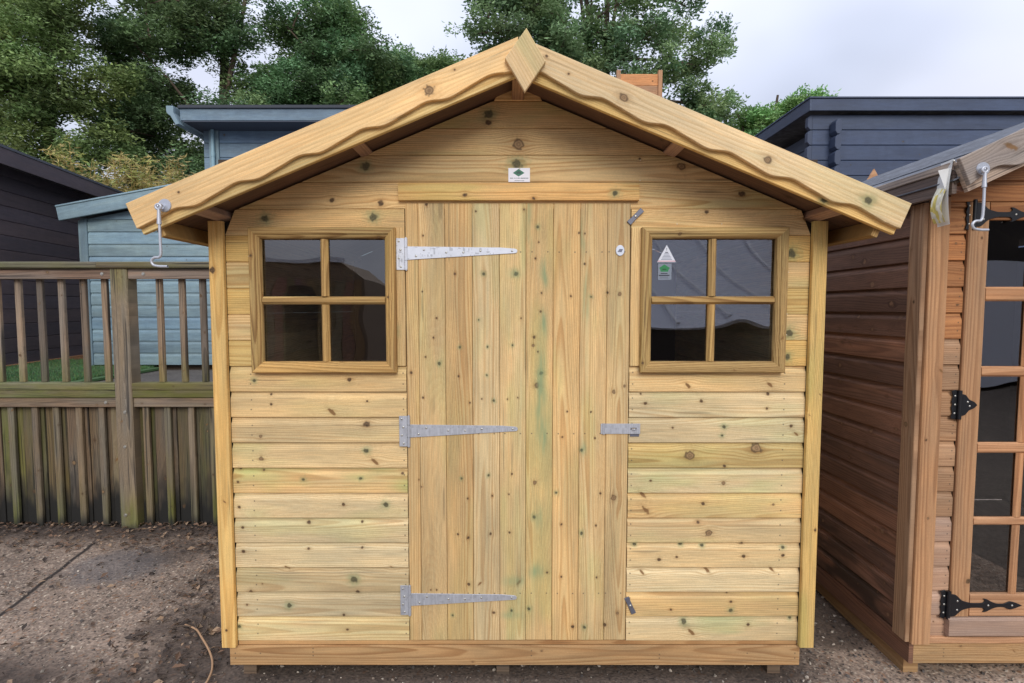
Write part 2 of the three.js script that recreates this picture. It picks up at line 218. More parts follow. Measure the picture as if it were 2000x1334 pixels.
const scuffTex = noiseTex(256, 256, (i, j) => { const k = 1 - 0.16 * ss(0.76, 0.9, vn(i / 4 + 20, j / 14)) - 0.16 * ss(0.82, 0.95, vn(i / 12, j / 4 + 70)) - 0.10 * fb(i / 30, j / 30); return [226 * k, 230 * k, 238 * k]; });
scuffTex.repeat.set(3, 3);
const galvBright = new THREE.MeshStandardMaterial({ map: scuffTex, metalness: 0.05, roughness: 0.4, name: 'bright_galvanised_steel' });
const zinc = new THREE.MeshStandardMaterial({ color: lin(196, 200, 208), metalness: 0.7, roughness: 0.35, name: 'zinc' });
const gunmetal = new THREE.MeshStandardMaterial({ color: lin(112, 114, 126), metalness: 0.5, roughness: 0.5, name: 'dull_steel' });
const black = new THREE.MeshStandardMaterial({ color: lin(26, 27, 31), metalness: 0.2, roughness: 0.45, name: 'black_japanned_iron' });
const screwMat = new THREE.MeshStandardMaterial({ color: lin(190, 188, 180), metalness: 0.8, roughness: 0.35, name: 'screw_steel' });
const felt = new THREE.MeshStandardMaterial({ map: noiseTex(256, 256, (i, j) => { const k = 0.7 + 0.6 * vn(i / 1.4, j / 1.4) * vn(i / 5, j / 5) + 0.15 * vn(i / 40, j / 40); return [104 * k, 108 * k, 116 * k]; }), roughness: 0.95, name: 'mineral_felt' });
const glassMat = new THREE.MeshPhysicalMaterial({ color: 0xffffff, transmission: 1, thickness: 0, roughness: 0, ior: 2.3, specularIntensity: 1, name: 'window_glazing' });
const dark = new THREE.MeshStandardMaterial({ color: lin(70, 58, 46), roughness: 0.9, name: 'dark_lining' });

// ------------------------------------------------------------------ ground
const gy = (x, z) => -0.036 * ss(-1.4, -0.25, z) + 0.018 * (fb(x * 1.6, z * 1.6) - 0.5) * (x < -1.2 ? 1 : 0.35);
const YX0 = -4.4, YZ0 = -2.6, YS = 7.2;
{
  const N = 2048, m = N / YS, dirtAt = (x, z) => {
    let q = ss(0.50, 0.72, fb(x * 1.3 + 11, z * 1.9 + 7)) * 0.75;
    q = Math.max(q, ss(-1.12, -1.45, z + 0.12 * (fb(x * 4, z * 4) - 0.5)) * (x < -1 ? 1 : 0.3));
    q = Math.max(q, ss(0.42, 0.1, Math.hypot((x + 2.25) / 1.6, (z - 0.12) / 0.5) * 0.5 + 0.3 * (fb(x * 5, z * 5) - 0.5)) * 0.95);
    q = Math.max(q, ss(0.5, 0.15, Math.hypot((x + 1.35) / 0.8, (z + 0.25) / 1.2) + 0.5 * (fb(x * 6 + 4, z * 6) - 0.5)) * 0.8);
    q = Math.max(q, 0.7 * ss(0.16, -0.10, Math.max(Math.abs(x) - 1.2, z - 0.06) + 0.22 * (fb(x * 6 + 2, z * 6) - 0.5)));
    return q;
  };
  const crack = (x, z) => { const t = (x + 2.514) / (-2.634 + 2.514), cx = mix(-2.514, -2.634, (z + 0.456) / (-1.192 + 0.456)) + (vn(z * 9, 2) - 0.5) * 0.010; return Math.abs(x - cx); };
  const bump = new Uint8Array(N * N * 4);
  const tex = noiseTex(N, N, (i, j) => {
    const x = YX0 + i / m, z = YZ0 + j / m, q = dirtAt(x, z);
    const g1 = vn(i / 1.9, j / 1.9), g2 = vn(i / 4.2 + 60, j / 4.2), g3 = fb(x * 3 + 3, z * 3);
    let k = 0.60 + 0.30 * g1 + 0.22 * g2 + 0.35 * (g3 - 0.5);
    const lt = 1 + 0.22 * ss(1.0, 1.5, x); let r = 156 * k * lt, g = 136 * k * lt, b = 119 * k * lt;
    const pick = vn(i / 2.3 + 130, j / 2.3 + 9), warm = vn(i / 3 + 7, j / 3 + 99);
    if (pick > 0.80) { const a = ss(0.80, 0.93, pick) * (1 - 0.6 * q); r = mix(r, 205, a); g = mix(g, 190, a); b = mix(b, 168, a); }
    if (pick < 0.17) { const a = ss(0.17, 0.06, pick); r = mix(r, 44, a); g = mix(g, 38, a); b = mix(b, 35, a); }
    if (warm > 0.8) { const a = ss(0.8, 0.95, warm) * 0.7; r = mix(r, 150, a); g = mix(g, 104, a); b = mix(b, 72, a); }
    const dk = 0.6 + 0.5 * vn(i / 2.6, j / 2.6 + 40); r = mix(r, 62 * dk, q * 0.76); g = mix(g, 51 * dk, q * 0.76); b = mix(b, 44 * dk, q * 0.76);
    const wet = ss(0.30, 0.12, Math.hypot((x + 2.28) / 1.25, (z + 0.93) / 0.9) + 0.16 * (fb(x * 8, z * 8) - 0.5)) * 0.42; r = mix(r, 74, wet); g = mix(g, 76, wet); b = mix(b, 82, wet);
    if (z > -1.22) { const c = crack(x, z); if (c < 0.02) { const a = (1 - ss(0.004, 0.018, c)) * 0.85; r = mix(r, 30, a); g = mix(g, 25, a); b = mix(b, 22, a); } }
    if (z > -1.22) { const c = crack(x + 0.62, z); if (c < 0.03) { const a = (1 - ss(0.006, 0.03, c)) * 0.45; r = mix(r, 40, a); g = mix(g, 34, a); b = mix(b, 30, a); } }
    const o = (j * N + i) * 4, hgt = 128 + 90 * (g1 - 0.5) + 60 * (g2 - 0.5) + (pick > 0.8 ? 40 : 0) + 50 * (g3 - 0.5); bump[o] = bump[o + 1] = bump[o + 2] = Math.max(0, Math.min(255, hgt)); bump[o + 3] = 255;
    return [Math.min(255, r), Math.min(255, g), Math.min(255, b)];
  });
  const bt = new THREE.DataTexture(bump, N, N, THREE.RGBAFormat, THREE.UnsignedByteType); bt.magFilter = THREE.LinearFilter; bt.needsUpdate = true;
  const g = new THREE.PlaneGeometry(YS, YS, 90, 90).rotateX(-Math.PI / 2).translate(YX0 + YS / 2, 0, YZ0 + YS / 2);
  { const p = g.attributes.position, u = g.attributes.uv; for (let i = 0; i < p.count; i++) { const x = p.getX(i), z = p.getZ(i); u.setXY(i, (x - YX0) / YS, (z - YZ0) / YS); p.setY(i, gy(x, z)); } g.computeVertexNormals(); }
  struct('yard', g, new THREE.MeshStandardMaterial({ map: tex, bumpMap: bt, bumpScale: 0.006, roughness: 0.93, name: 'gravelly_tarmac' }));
  struct('ground', new THREE.CircleGeometry(420, 96).rotateX(-Math.PI / 2).translate(0, -0.075, 0), new THREE.MeshStandardMaterial({ map: (() => { const t = noiseTex(512, 512, (i, j) => { const k = 0.75 + 0.35 * vn(i / 2, j / 2) + 0.2 * fb(i / 30, j / 30); return [112 * k, 101 * k, 90 * k]; }); t.repeat.set(240, 240); return t; })(), roughness: 0.95, name: 'far_ground' }));
  // raised terrace behind the fence
  struct('terrace', new THREE.BoxGeometry(22, 0.85, 22).translate(-12.35, 0.42, -12.58), new THREE.MeshStandardMaterial({ map: (() => { const t = noiseTex(256, 256, (i, j) => { const k = 0.8 + 0.3 * vn(i / 2, j / 2) + 0.2 * fb(i / 30, j / 30); return [92 * k, 86 * k, 80 * k]; }); t.repeat.set(12, 12); return t; })(), roughness: 0.95, name: 'terrace_surface' }));
}

// ------------------------------------------------------------------ the new shed in the middle
const SX = 1.169, SD = -1.80, S = 0.412, APEX = 2.286;            // half width, back wall, roof slope, underside of the roof at the ridge
const under = x => APEX - S * Math.abs(x);
const shed = thing('garden_shed', 'new pale treated-pine garden shed with central plank door, two four-pane windows and wavy bargeboards', 'garden shed');
const rowTone = {}; // tone of each cladding row, left and right
{
  const lapLow = lapProf(), lapUp = flatLap(), Y0 = 0.14;
  const nailsL = [[0.078, 0.03], [0.08, 0.068], [0.669, 0.03], [0.669, 0.072]], nailsR = [[0.012, 0.03], [0.012, 0.075], [0.6, 0.03], [0.6, 0.072]];
  const lt = [[0], [0], [0], [0], [0], [0], [-0.16, 0.5], [0], [0], [0.0, 0], [0.02]];
  const cut = y => (APEX - 0.010 - y) / S;                        // gable boards end just under the roof
  for (let k = 0; k < 22; k++) {
    const lap = k < 11 ? lapLow : lapUp, y0 = Y0 + 0.1 * k, y1 = y0 + 0.1, pal = k < 11 ? 'pine' : k < 16 ? 'trim' : 'gable';
    const put = (x0, x1, o = {}) => { const xr = Math.min(x1, cut(y0 + 0.0)), xl = Math.max(x0, -cut(y0)); if (xr - xl < 0.02) return; const oo = { pal, K: wallKnots, prof: lap.map(q => [q[0], q[1]]), ...o }; 
      if (k < 16) return hb(shed, 'cladding_board', x0, x1, y0, y1, 0, 0.0145, oo);
      const kn = inRect(wallKnots, xl, xr, y0, y1).map(q => ({ u: q.x - xl, v: q.y - y0, r: q.r, k: q.k }));
      const G = grain(xr - xl, 0.1, { ...oo, knots: kn });
      const g = prism(lap, y => Math.max(x0, -cut(Math.min(y0 + y, APEX - 0.03))), y => Math.min(x1, cut(Math.min(y0 + y, APEX - 0.03))), G.uv);
      return add(shed, 'cladding_board', g.translate(0, y0, 0), G.p.mat); };
    const toneR = { 0: { green: 0.7, pal: 'pine' }, 7: { pal: 'trim', warm: -0.02 }, 5: { warm: 0.05 }, 6: { green: 0.4 }, 1: { warm: 0.03 } }, toneL = { 6: { pal: 'gable', green: 0.6 }, 9: { warm: 0.03 }, 10: { warm: 0.05 }, 2: { warm: 0.02 } };
    if (k <= 10) { put(-1.1135, -0.4315, { nails: nailsL, ...(toneL[k] || {}) }); put(0.4315, 1.1135, { nails: nailsR, ...(k === 10 ? { warm: 0.05 } : toneR[k] || {}) }); }
    else if (k <= 15) { put(-1.1135, -0.985, { pal: k % 2 ? 'trim' : 'gable' }); put(0.995, 1.1135, { pal: k % 2 ? 'trim' : 'gable' }); }
    else if (k === 16) { put(-1.1135, -0.4315); put(0.4315, 1.1135); }
    else put(-1.17, 1.17);
  }
  // upright pieces beside the windows
  vb(shed, 'cladding_board', -0.505, -0.4315, 1.2405, 1.768, 0, 0.0165, { pal: 'pine', K: wallKnots, warm: 0.04 });
  vb(shed, 'cladding_board', 0.4315, 0.505, 1.2405, 1.768, 0, 0.0165, { pal: 'pine', warm: 0.05 });
  // corner trims with their returns
  for (const s of [-1, 1]) { const a = s < 0 ? -SX : SX - 0.055; vb(shed, 'corner_trim', a, a + 0.055, 0.124, 1.79, 0.0148, 0.036, { pal: s < 0 ? 'strip' : 'trim', rk: 2, green: s > 0 ? 0.15 : 0, warm: s < 0 ? 0.02 : 0, vary: 0.04 }); sv(shed, 'corner_trim', s < 0 ? -SX : SX - 0.018, s < 0 ? -SX + 0.018 : SX, 0.13, 1.79, -0.036, 0.0146, { pal: 'trim', left: s < 0, rk: 1 }); }
  hb(shed, 'sill_strip', -1.113, 1.113, 0.122, 0.1385, -0.02, 0.0125, { pal: 'bearer' });
  hb(shed, 'floor_bearer', -1.146, 1.123, 0.040, 0.1205, -0.03, 0.018, { pal: 'bearer', rk: 1.2, c: 0.002, nails: [[0.02, 0.03], [0.02, 0.05], [0.12, 0.05], [0.33, 0.04], [0.33, 0.055], [0.33, 0.07], [1.2, 0.04], [1.2, 0.06], [1.71, 0.03], [1.71, 0.045], [2.06, 0.05], [2.25, 0.03], [2.25, 0.05]] });
  for (const x of [-1.098, -0.06, 1.052]) zb(shed, 'runner', x - 0.026, x + 0.026, -0.05, 0.0395, -1.78, -0.042, { pal: 'fenceDark', pool: 'runner', poolSize: 2, ppm: 200 });
  // side and back walls, floor
  for (const s of [-1, 1]) for (let k = 0; k < 17; k++) { const y0 = Y0 + 0.1 * k, h = k === 16 ? 0.09 : 0.1; plank(shed, 'side_board', 1.765, h, 0.0145, { pal: 'pine', pool: 'side', poolSize: 4, ppm: 300, prof: lapLow }, s < 0 ? T(-SX + 0.016, y0, -1.80).multiply(RY(-Math.PI / 2)) : T(SX - 0.016, y0, -0.037).multiply(RY(Math.PI / 2))); }
  const bw = new THREE.Shape([[-SX, 0.12], [SX, 0.12], [SX, under(SX)], [0, APEX], [-SX, under(SX)]].map(p => new THREE.Vector2(...p)));
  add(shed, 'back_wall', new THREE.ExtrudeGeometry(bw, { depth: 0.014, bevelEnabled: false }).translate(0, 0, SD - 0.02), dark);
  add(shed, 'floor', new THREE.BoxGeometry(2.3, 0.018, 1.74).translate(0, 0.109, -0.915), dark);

  // ---- roof: underside boards, felt, purlins, eaves, bargeboards
  const OV = 0.2, ang = Math.atan(S), L = 1.44;
  for (const s of [-1, 1]) {
    const M = T(0, APEX, 0).multiply(s > 0 ? RZ(-ang) : RZ(ang));
    const Ls = 1.395;
    // soffit boards lie edge to edge down the slope
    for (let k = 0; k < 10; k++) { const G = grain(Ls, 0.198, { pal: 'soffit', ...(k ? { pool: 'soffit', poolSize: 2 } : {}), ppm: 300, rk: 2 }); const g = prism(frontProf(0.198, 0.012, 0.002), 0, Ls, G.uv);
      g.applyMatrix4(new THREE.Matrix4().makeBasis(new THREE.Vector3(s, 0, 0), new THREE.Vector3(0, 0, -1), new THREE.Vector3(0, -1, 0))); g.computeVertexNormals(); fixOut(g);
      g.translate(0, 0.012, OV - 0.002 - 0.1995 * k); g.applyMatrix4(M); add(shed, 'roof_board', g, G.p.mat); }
    add(shed, 'roof_felt', new THREE.BoxGeometry(Ls + 0.004, 0.005, 2.0).translate(s * Ls / 2, 0.0148, OV - 1.002).applyMatrix4(M), felt);
    // purlins flush with a hair below the boards
    for (const [d, w, t] of [[0.62, 0.046, 0.011], [1.215, 0.046, 0.026], [1.36, 0.022, 0.06]]) {
      const G = grain(0.6, w, { pal: d > 1.3 ? 'frame' : 'tanGrey', ppm: 400, pool: 'purlin' + w }); const g = prism(rectProf(w, t, 0.002), 0, 1.98, G.uv); g.applyMatrix4(new THREE.Matrix4().makeBasis(new THREE.Vector3(0, 0, -1), new THREE.Vector3(1, 0, 0), new THREE.Vector3(0, -1, 0)));
      g.translate(s * d - w / 2, -0.0012, OV - 0.003); g.applyMatrix4(M); fixOut(g); add(shed, d > 1.3 ? 'eaves_board' : 'purlin', g, G.p.mat);
    }
    // bargeboard: a straight strip behind, the wavy board in front
    const h = 0.110, tanA = S, top = 0.075;                       // top edge stands proud of the roof
    const MB = T(0, 2.366, 0).multiply(s > 0 ? RZ(-ang) : RZ(ang));
    const back = [[0.002, -0.01], [L, -0.01], [L, -h], [h * tanA + 0.002, -h]].map(p => [p[0] * s, p[1]]);
    const GB = grain(L + 0.01, 0.12, { pal: 'strip', knots: s > 0 ? [{ u: 1.17, v: 0.012, r: 0.011, k: 3 }] : [] });
    add(shed, 'barge_strip', reUV(plate(back, 0.018, 0.0015), { uv: (x, y) => GB.uv(x, y) }, s > 0 ? 0 : -L, -h).translate(0, 0, OV), GB.p.mat).geometry.applyMatrix4(MB);
    const wave = x => { const q = (x - (s > 0 ? 0.07 : 0.10)) / 0.232 * Math.PI * 2, e = Math.sin(q + 0.45 * Math.sin(q)); return -h + 0.0235 + 0.0085 * e * (x > L - 0.05 ? 0.6 : 1); };
    const front = [[0.002, 0], [L + 0.002, 0], [L + 0.002, -h + 0.02]]; for (let i = 0; i <= 150; i++) { const x = L + 0.0 - (L - 0.045) * i / 150; front.push([x, wave(x)]); }
    const kn = s > 0 ? [{ u: 0.40, v: 0.058, r: 0.016, k: 1 }, { u: 0.93, v: 0.055, r: 0.014, k: 1 }, { u: 1.30, v: 0.062, r: 0.014, k: 3 }, { u: 0.11, v: 0.085, r: 0.006, k: 0 }, { u: 0.20, v: 0.06, r: 0.004, k: 0 }] : [{ u: L - 0.345, v: 0.06, r: 0.019, k: 1 }, { u: L - 0.24, v: 0.09, r: 0.004, k: 0 }, { u: 0.18, v: 0.075, r: 0.004, k: 0 }];
    const GF = grain(L + 0.01, 0.115, { pal: 'barge', knots: kn, vary: 0.03, warm: s < 0 ? 0.03 : 0 });
    add(shed, 'bargeboard', reUV(plate(front.map(p => [p[0] * s, p[1]]), 0.018, 0.0018), { uv: (x, y) => GF.uv(x, y) }, s > 0 ? 0 : -L, -h).translate(0, 0, OV + 0.0185), GF.p.mat).geometry.applyMatrix4(MB);
  }
  { const G = grain(0.5, 0.05, { pal: 'tan', ppm: 400 }); const g = prism(rectProf(0.045, 0.04, 0.002), 0, 1.98, G.uv); g.applyMatrix4(new THREE.Matrix4().makeBasis(new THREE.Vector3(0, 0, -1), new THREE.Vector3(1, 0, 0), new THREE.Vector3(0, -1, 0))); g.translate(-0.0225, APEX - 0.004, OV - 0.003); fixOut(g); add(shed, 'ridge_beam', g, G.p.mat); }
  { const pts = [[0.025, 2.383], [0.089, 2.276], [0.020, 2.178], [-0.046, 2.286]]; const G = grain(0.26, 0.16, { pal: 'barge', green: 0.4, seed: 77 });
    const g = plate(pts, 0.019, 0.002); const p = g.attributes.position, u = g.attributes.uv; for (let i = 0; i < p.count; i++) { const x = p.getX(i) - 0.02, y = p.getY(i) - 2.28, a = x * 0.5 - y * 0.86, b = x * 0.86 + y * 0.5, t = G.uv(a + 0.13, b + 0.08); u.setXY(i, ...t); }
    add(shed, 'finial', g.translate(0, 0, OV + 0.038), G.p.mat); }

  // ---- windows
  const stickers = [];
  const makeWindow = (x0, y0, side) => {
    const w = sub(shed, 'window'), W = 0.552, H = 0.55, fw = 0.042, zb0 = 0.0105;
    const prof = [[0, 0], [0, 0.026], [0.004, 0.030], [0.022, 0.030], [0.025, 0.0275], [0.027, 0.024], [0.034, 0.021], [0.039, 0.016], [fw, 0.008], [fw, 0]];
    const side1 = (len, M, o) => { const G = grain(len, fw + 0.01, { pal: 'frame', rk: 1.6, rs: 0.9, ...o }); const g = prism(prof, y => y, y => len - y, G.uv); g.applyMatrix4(M); add(w, 'frame_board', g, G.p.mat); };
    side1(W, T(x0, y0, zb0 + 0.0045)); side1(W, T(x0 + W, y0 + H, zb0 + 0.0045).multiply(RZ(Math.PI)));
    side1(H, T(x0 + W, y0, zb0 + 0.0045).multiply(RZ(Math.PI / 2))); side1(H, T(x0, y0 + H, zb0 + 0.0045).multiply(RZ(-Math.PI / 2)));
    const bp = [[0, 0], [0, 0.006], [0.006, 0.015], [0.009, 0.019], [0.021, 0.019], [0.024, 0.015], [0.030, 0.006], [0.030, 0]];
    const cx = x0 + W / 2 - 0.003 * side, cy = y0 + 0.276;
    const bar = (len, M) => { const G = grain(len, 0.032, { pal: 'frame', rk: 1 }); add(w, 'glazing_bar', prism(bp, 0, len, G.uv).applyMatrix4(M), G.p.mat); };
    bar(W - 2 * fw - 0.001, T(x0 + fw + 0.0005, cy - 0.015, 0.0125));
    bar(cy - 0.0155 - y0 - fw, T(cx + 0.015, y0 + fw, 0.0122).multiply(RZ(Math.PI / 2))); bar(y0 + H - fw - cy - 0.0155, T(cx + 0.015, cy + 0.0155, 0.0122).multiply(RZ(Math.PI / 2)));
    const r = rng(side > 0 ? 31 : 57);
    for (const [a, b] of [[x0 + 0.036, cx], [cx, x0 + W - 0.036]]) for (const [c, d] of [[y0 + 0.036, cy], [cy, y0 + H - 0.036]]) {
      const g = new THREE.PlaneGeometry(b - a - 0.001, d - c - 0.001, 26, 26), p = g.attributes.position, s1 = r() * 40, up = c >= cy;   // thin styrene sheet, never quite flat
      const A = side < 0 ? (up ? 0.0006 : 0.0004) : 0.0004;
      for (let i = 0; i < p.count; i++) { const x = p.getX(i) / 0.23, y = p.getY(i) / 0.23, e = (0.25 - x * x) * (0.25 - y * y) * 16; p.setZ(i, e * A * (vn(x * 1.2 + s1, y * 1.5 + s1) * 2 - 1) * 1.5 + (side < 0 && up ? 0.0006 * ss(0.2, 0.5, y) * ss(0.6, -0.2, Math.abs(x)) : 0)); }
      g.computeVertexNormals(); g.translate((a + b) / 2, (c + d) / 2, 0.0095); const m = add(w, 'pane', g, glassMat); m.castShadow = false;
    }
    return w;
  };
  const wl = makeWindow(-1.0155, 1.216, -1), wr = makeWindow(0.4675, 1.2165, 1);
  // sheds inside: the lining behind the cladding, seen dimly through the panes
  for (const [x0, x1] of [[-1.12, -0.5], [0.5, 1.12]]) { add(shed, 'inner_stud', new THREE.BoxGeometry(0.035, 1.9, 0.03).translate(x0 < 0 ? -1.13 : 1.13, 1.08, -0.03), dark); }
  for (const x of [-0.7, 0.0, 0.75]) vb(shed, 'inner_stud', x - 0.02, x + 0.02, 0.13, 1.98, -1.79, -1.75, { pal: 'pine', ppm: 200, pool: 'stud', poolSize: 2 });
  hb(shed, 'inner_rail', -1.1, 1.1, 1.05, 1.09, -1.79, -1.755, { pal: 'pine', ppm: 200 });

  // stickers inside the right window
  const tri = document.createElement('canvas'); tri.width = 256; tri.height = 232; { const c = tri.getContext('2d'); c.fillStyle = '#d5d8e0'; c.fillRect(0, 0, 256, 232); c.fillStyle = '#cc5560'; c.fillRect(0, 214, 256, 8); c.fillStyle = '#2c2f3a'; c.font = 'bold 46px sans-serif'; c.textAlign = 'center'; c.fillText('!', 128, 78); for (let i = 0; i < 6; i++) { const y = 96 + i * 19, w = 40 + i * 22; c.fillStyle = i === 0 ? '#3a3f4d' : '#7d8494'; c.fillRect(128 - w / 2, y, w, i === 0 ? 11 : 9); } }
  const triT = new THREE.CanvasTexture(tri); triT.colorSpace = THREE.SRGBColorSpace;
  const tg = new THREE.Shape([[-0.036, 0], [0.036, 0], [0, 0.066]].map(p => new THREE.Vector2(...p))); const tgg = new THREE.ExtrudeGeometry(tg, { depth: 0.0004, bevelEnabled: false }); { const p = tgg.attributes.position, u = tgg.attributes.uv; for (let i = 0; i < p.count; i++) u.setXY(i, (p.getX(i) + 0.036) / 0.072, p.getY(i) / 0.066); }
  add(wr, 'warning_sticker', tgg.translate(0.568, 1.638, 0.0118), new THREE.MeshStandardMaterial({ map: triT, roughness: 0.5, name: 'white_sticker' })).userData.label = 'white triangular warning sticker with lines of small print';
  const hs = document.createElement('canvas'); hs.width = 256; hs.height = 288; { const c = hs.getContext('2d'); c.fillStyle = '#7c8490'; c.fillRect(0, 0, 256, 288); c.fillStyle = '#666e79'; for (let i = 0; i < 60; i++) { c.fillRect((i * 73) % 256, (i * 131) % 288, 10, 7); } c.fillStyle = '#1f7a43'; c.beginPath(); c.moveTo(14, 84); c.lineTo(118, 16); c.lineTo(232, 84); c.lineTo(206, 92); c.lineTo(190, 146); c.lineTo(50, 146); c.lineTo(38, 92); c.closePath(); c.fill(); c.fillStyle = '#0d4a2a'; c.fillRect(82, 92, 76, 24); c.fillStyle = '#2a2e3a'; c.fillRect(50, 168, 130, 16); c.fillRect(16, 200, 200, 22); c.fillStyle = '#565d69'; c.fillRect(40, 234, 150, 10); c.fillRect(30, 254, 170, 8); }
  const hsT = new THREE.CanvasTexture(hs); hsT.colorSpace = THREE.SRGBColorSpace;
  add(wr, 'sticker', new THREE.BoxGeometry(0.052, 0.062, 0.0005).translate(0.562, 1.602, 0.0119), new THREE.MeshStandardMaterial({ map: hsT, roughness: 0.5, name: 'green_house_sticker' })).userData.label = 'small sticker with a green house-shaped emblem';

  // ---- door
  const door = sub(shed, 'door');
  const bx = [-0.4285, -0.3805, -0.2785, -0.1745, -0.0705, 0.0310, 0.1350, 0.2385, 0.3415, 0.4285];
  const dTone = [{ warm: 0.0 }, { warm: 0.015 }, { warm: 0.0 }, { warm: 0.0, green: 0.2 }, { warm: 0, green: 0.2, patch: [[0.24, 0.05, 0.02, 0.04, 0.45], [0.10, 0.05, 0.015, 0.04, 0.4], [1.45, 0.04, 0.02, 0.02, 0.4]] }, { green: 0.3, warm: 0, patch: [[1.02, 0.05, 0.14, 0.016, 0.8], [0.83, 0.03, 0.08, 0.02, 0.6], [1.45, 0.035, 0.05, 0.014, 0.75], [1.26, 0.03, 0.05, 0.012, 0.7], [1.66, 0.09, 0.12, 0.012, 0.5], [0.28, 0.06, 0.03, 0.03, 0.6], [0.50, 0.05, 0.05, 0.018, 0.45]] }, { warm: 0.015 }, { warm: 0.01, green: 0.25, patch: [[1.60, 0.095, 0.07, 0.010, 0.75], [1.36, 0.075, 0.10, 0.014, 0.5], [0.77, 0.09, 0.03, 0.012, 0.5]] }, { warm: 0.01 }];
  for (let i = 0; i < 9; i++) vb(door, 'door_plank', bx[i] + 0.0006, bx[i + 1] - 0.0006, 0.1445 + (i % 3) * 0.0006, 1.859, 0.001, 0.0175, { pal: 'door', K: doorKnots, ...dTone[i], vary: 0.07, prof: frontProf(bx[i + 1] - bx[i] - 0.0012, 0.0165, 0.0022), nails: [[0.19, 0.02], [0.19, 0.08], [0.83, 0.02], [0.83, 0.08], [1.53, 0.02], [1.53, 0.08]] });
  for (const y of [0.24, 0.94, 1.62]) hb(door, 'door_ledge', -0.40, 0.40, y, y + 0.09, -0.02, -0.0015, { pal: 'door', ppm: 200 });
  
  hb(shed, 'door_head_trim', -0.450, 0.456, 1.867, 1.931, 0.0148, 0.034, { pal: 'gable', K: [{ x: -0.2, y: 1.886, r: 0.008, k: 0 }, { x: 0.058, y: 1.874, r: 0.006, k: 0 }, { x: 0.363, y: 1.893, r: 0.011, k: 3 }], warm: 0.03, vary: 0.02 });

  const screw = (x, y, z, r = 0.0044) => new THREE.SphereGeometry(r, 8, 4, 0, Math.PI * 2, 0, Math.PI / 2).scale(1, 0.55, 1).rotateX(Math.PI / 2).translate(x, y, z);
  const hinge = (x, y, yo, bright) => {                           // tee hinge: leaf on the wall, long tapering strap on the door
    const h = sub(shed, 'tee_hinge'), mt = bright ? galvBright : galv; const Z = 0.0178;
    add(h, 'leaf', plate([[x, y - 0.06], [x + 0.031, y - 0.06], [x + 0.031, y + 0.06], [x, y + 0.06]], 0.0035, 0.0008).translate(0, 0, Z), mt);
    const kn = []; for (let i = 0; i < 3; i++) kn.push(new THREE.CylinderGeometry(0.0058, 0.0058, i === 1 ? 0.047 : 0.034, 14).translate(x + 0.0372, y + [-0.0425, 0, 0.0425][i], Z + 0.004)); kn.push(new THREE.CylinderGeometry(0.003, 0.003, 0.126, 8).translate(x + 0.0372, y, Z + 0.004));
    add(h, 'knuckle', merge(kn), mt);
    const st = [[x + 0.042, y - 0.026 + yo], [x + 0.042, y + 0.025 + yo], [x + 0.40, y + 0.0205 + yo], [x + 0.45, y + 0.0165 + yo]]; for (let i = 0; i <= 6; i++) { const a = Math.PI / 2 - Math.PI * i / 6; st.push([x + 0.452 + 0.0085 * Math.cos(a), y + 0.0075 + yo + 0.0085 * Math.sin(a)]); }
    add(h, 'strap', plate(st.reverse(), 0.0034, 0.0008).translate(0, 0, Z), mt);
    const sc = []; for (const [a, b] of [[0.010, 0.048], [0.016, 0.016], [0.010, -0.016], [0.017, -0.048]]) sc.push(screw(x + a, y + b, Z + 0.0036)); for (const [a, b] of [[0.075, -0.012], [0.105, 0.012], [0.19, 0.002], [0.255, 0.002], [0.32, 0.008], [0.44, 0.008]]) sc.push(screw(x + a, y + b + yo, Z + 0.0034));
    add(h, 'screw', merge(sc), screwMat).userData.kind = 'stuff';
  };
  hinge(-0.4625, 1.668, 0.004, true); hinge(-0.460, 0.986, 0.001, false); hinge(-0.464, 0.309, 0.003, false);
  { // hasp and staple
    const h = sub(shed, 'hasp'), Z = 0.0178;
    const pl = new THREE.Shape([[0.322, 0.976], [0.474, 0.976], [0.474, 1.015], [0.322, 1.015]].map(p => new THREE.Vector2(...p))); const sl = new THREE.Path(); sl.moveTo(0.437, 0.991); sl.lineTo(0.462, 0.991); sl.lineTo(0.462, 1.000); sl.lineTo(0.437, 1.000); pl.holes.push(sl);
    add(h, 'hasp_plate', new THREE.ExtrudeGeometry(pl, { depth: 0.0022, bevelEnabled: true, bevelThickness: 0.0006, bevelSize: 0.0006, bevelSegments: 1 }).translate(0, 0, Z + 0.001), galv);
    add(h, 'knuckle', new THREE.CylinderGeometry(0.0052, 0.0052, 0.042, 12).translate(0.333, 0.9955, Z + 0.003), galv);
    add(h, 'staple', tube([[0.441, 0.9955, Z], [0.442, 0.9955, Z + 0.009], [0.4495, 0.9955, Z + 0.013], [0.457, 0.9955, Z + 0.009], [0.458, 0.9955, Z]], 0.0022, 24, 8), zinc);
    add(h, 'staple_plate', plate([[0.436, 0.964], [0.472, 0.964], [0.472, 0.9745], [0.436, 0.9745]], 0.002, 0.0006).translate(0, 0, 0.0152), gunmetal);
  }
  { // keyhole escutcheon
    const h = sub(shed, 'lock'); const sh = new THREE.Shape(); sh.absellipse(0, 0, 0.0155, 0.0195, 0, Math.PI * 2); 
    add(h, 'escutcheon', new THREE.ExtrudeGeometry(sh, { depth: 0.002, bevelEnabled: true, bevelThickness: 0.001, bevelSize: 0.001, bevelSegments: 2, curveSegments: 24 }).translate(0.3885, 1.6815, 0.0185), zinc);
    add(h, 'keyhole_cover', plate([[-0.011, -0.003], [0.004, -0.006], [0.011, 0.004], [-0.002, 0.006]], 0.002, 0.0005).rotateZ(0.15).translate(0.389, 1.681, 0.0215), gunmetal);
  }
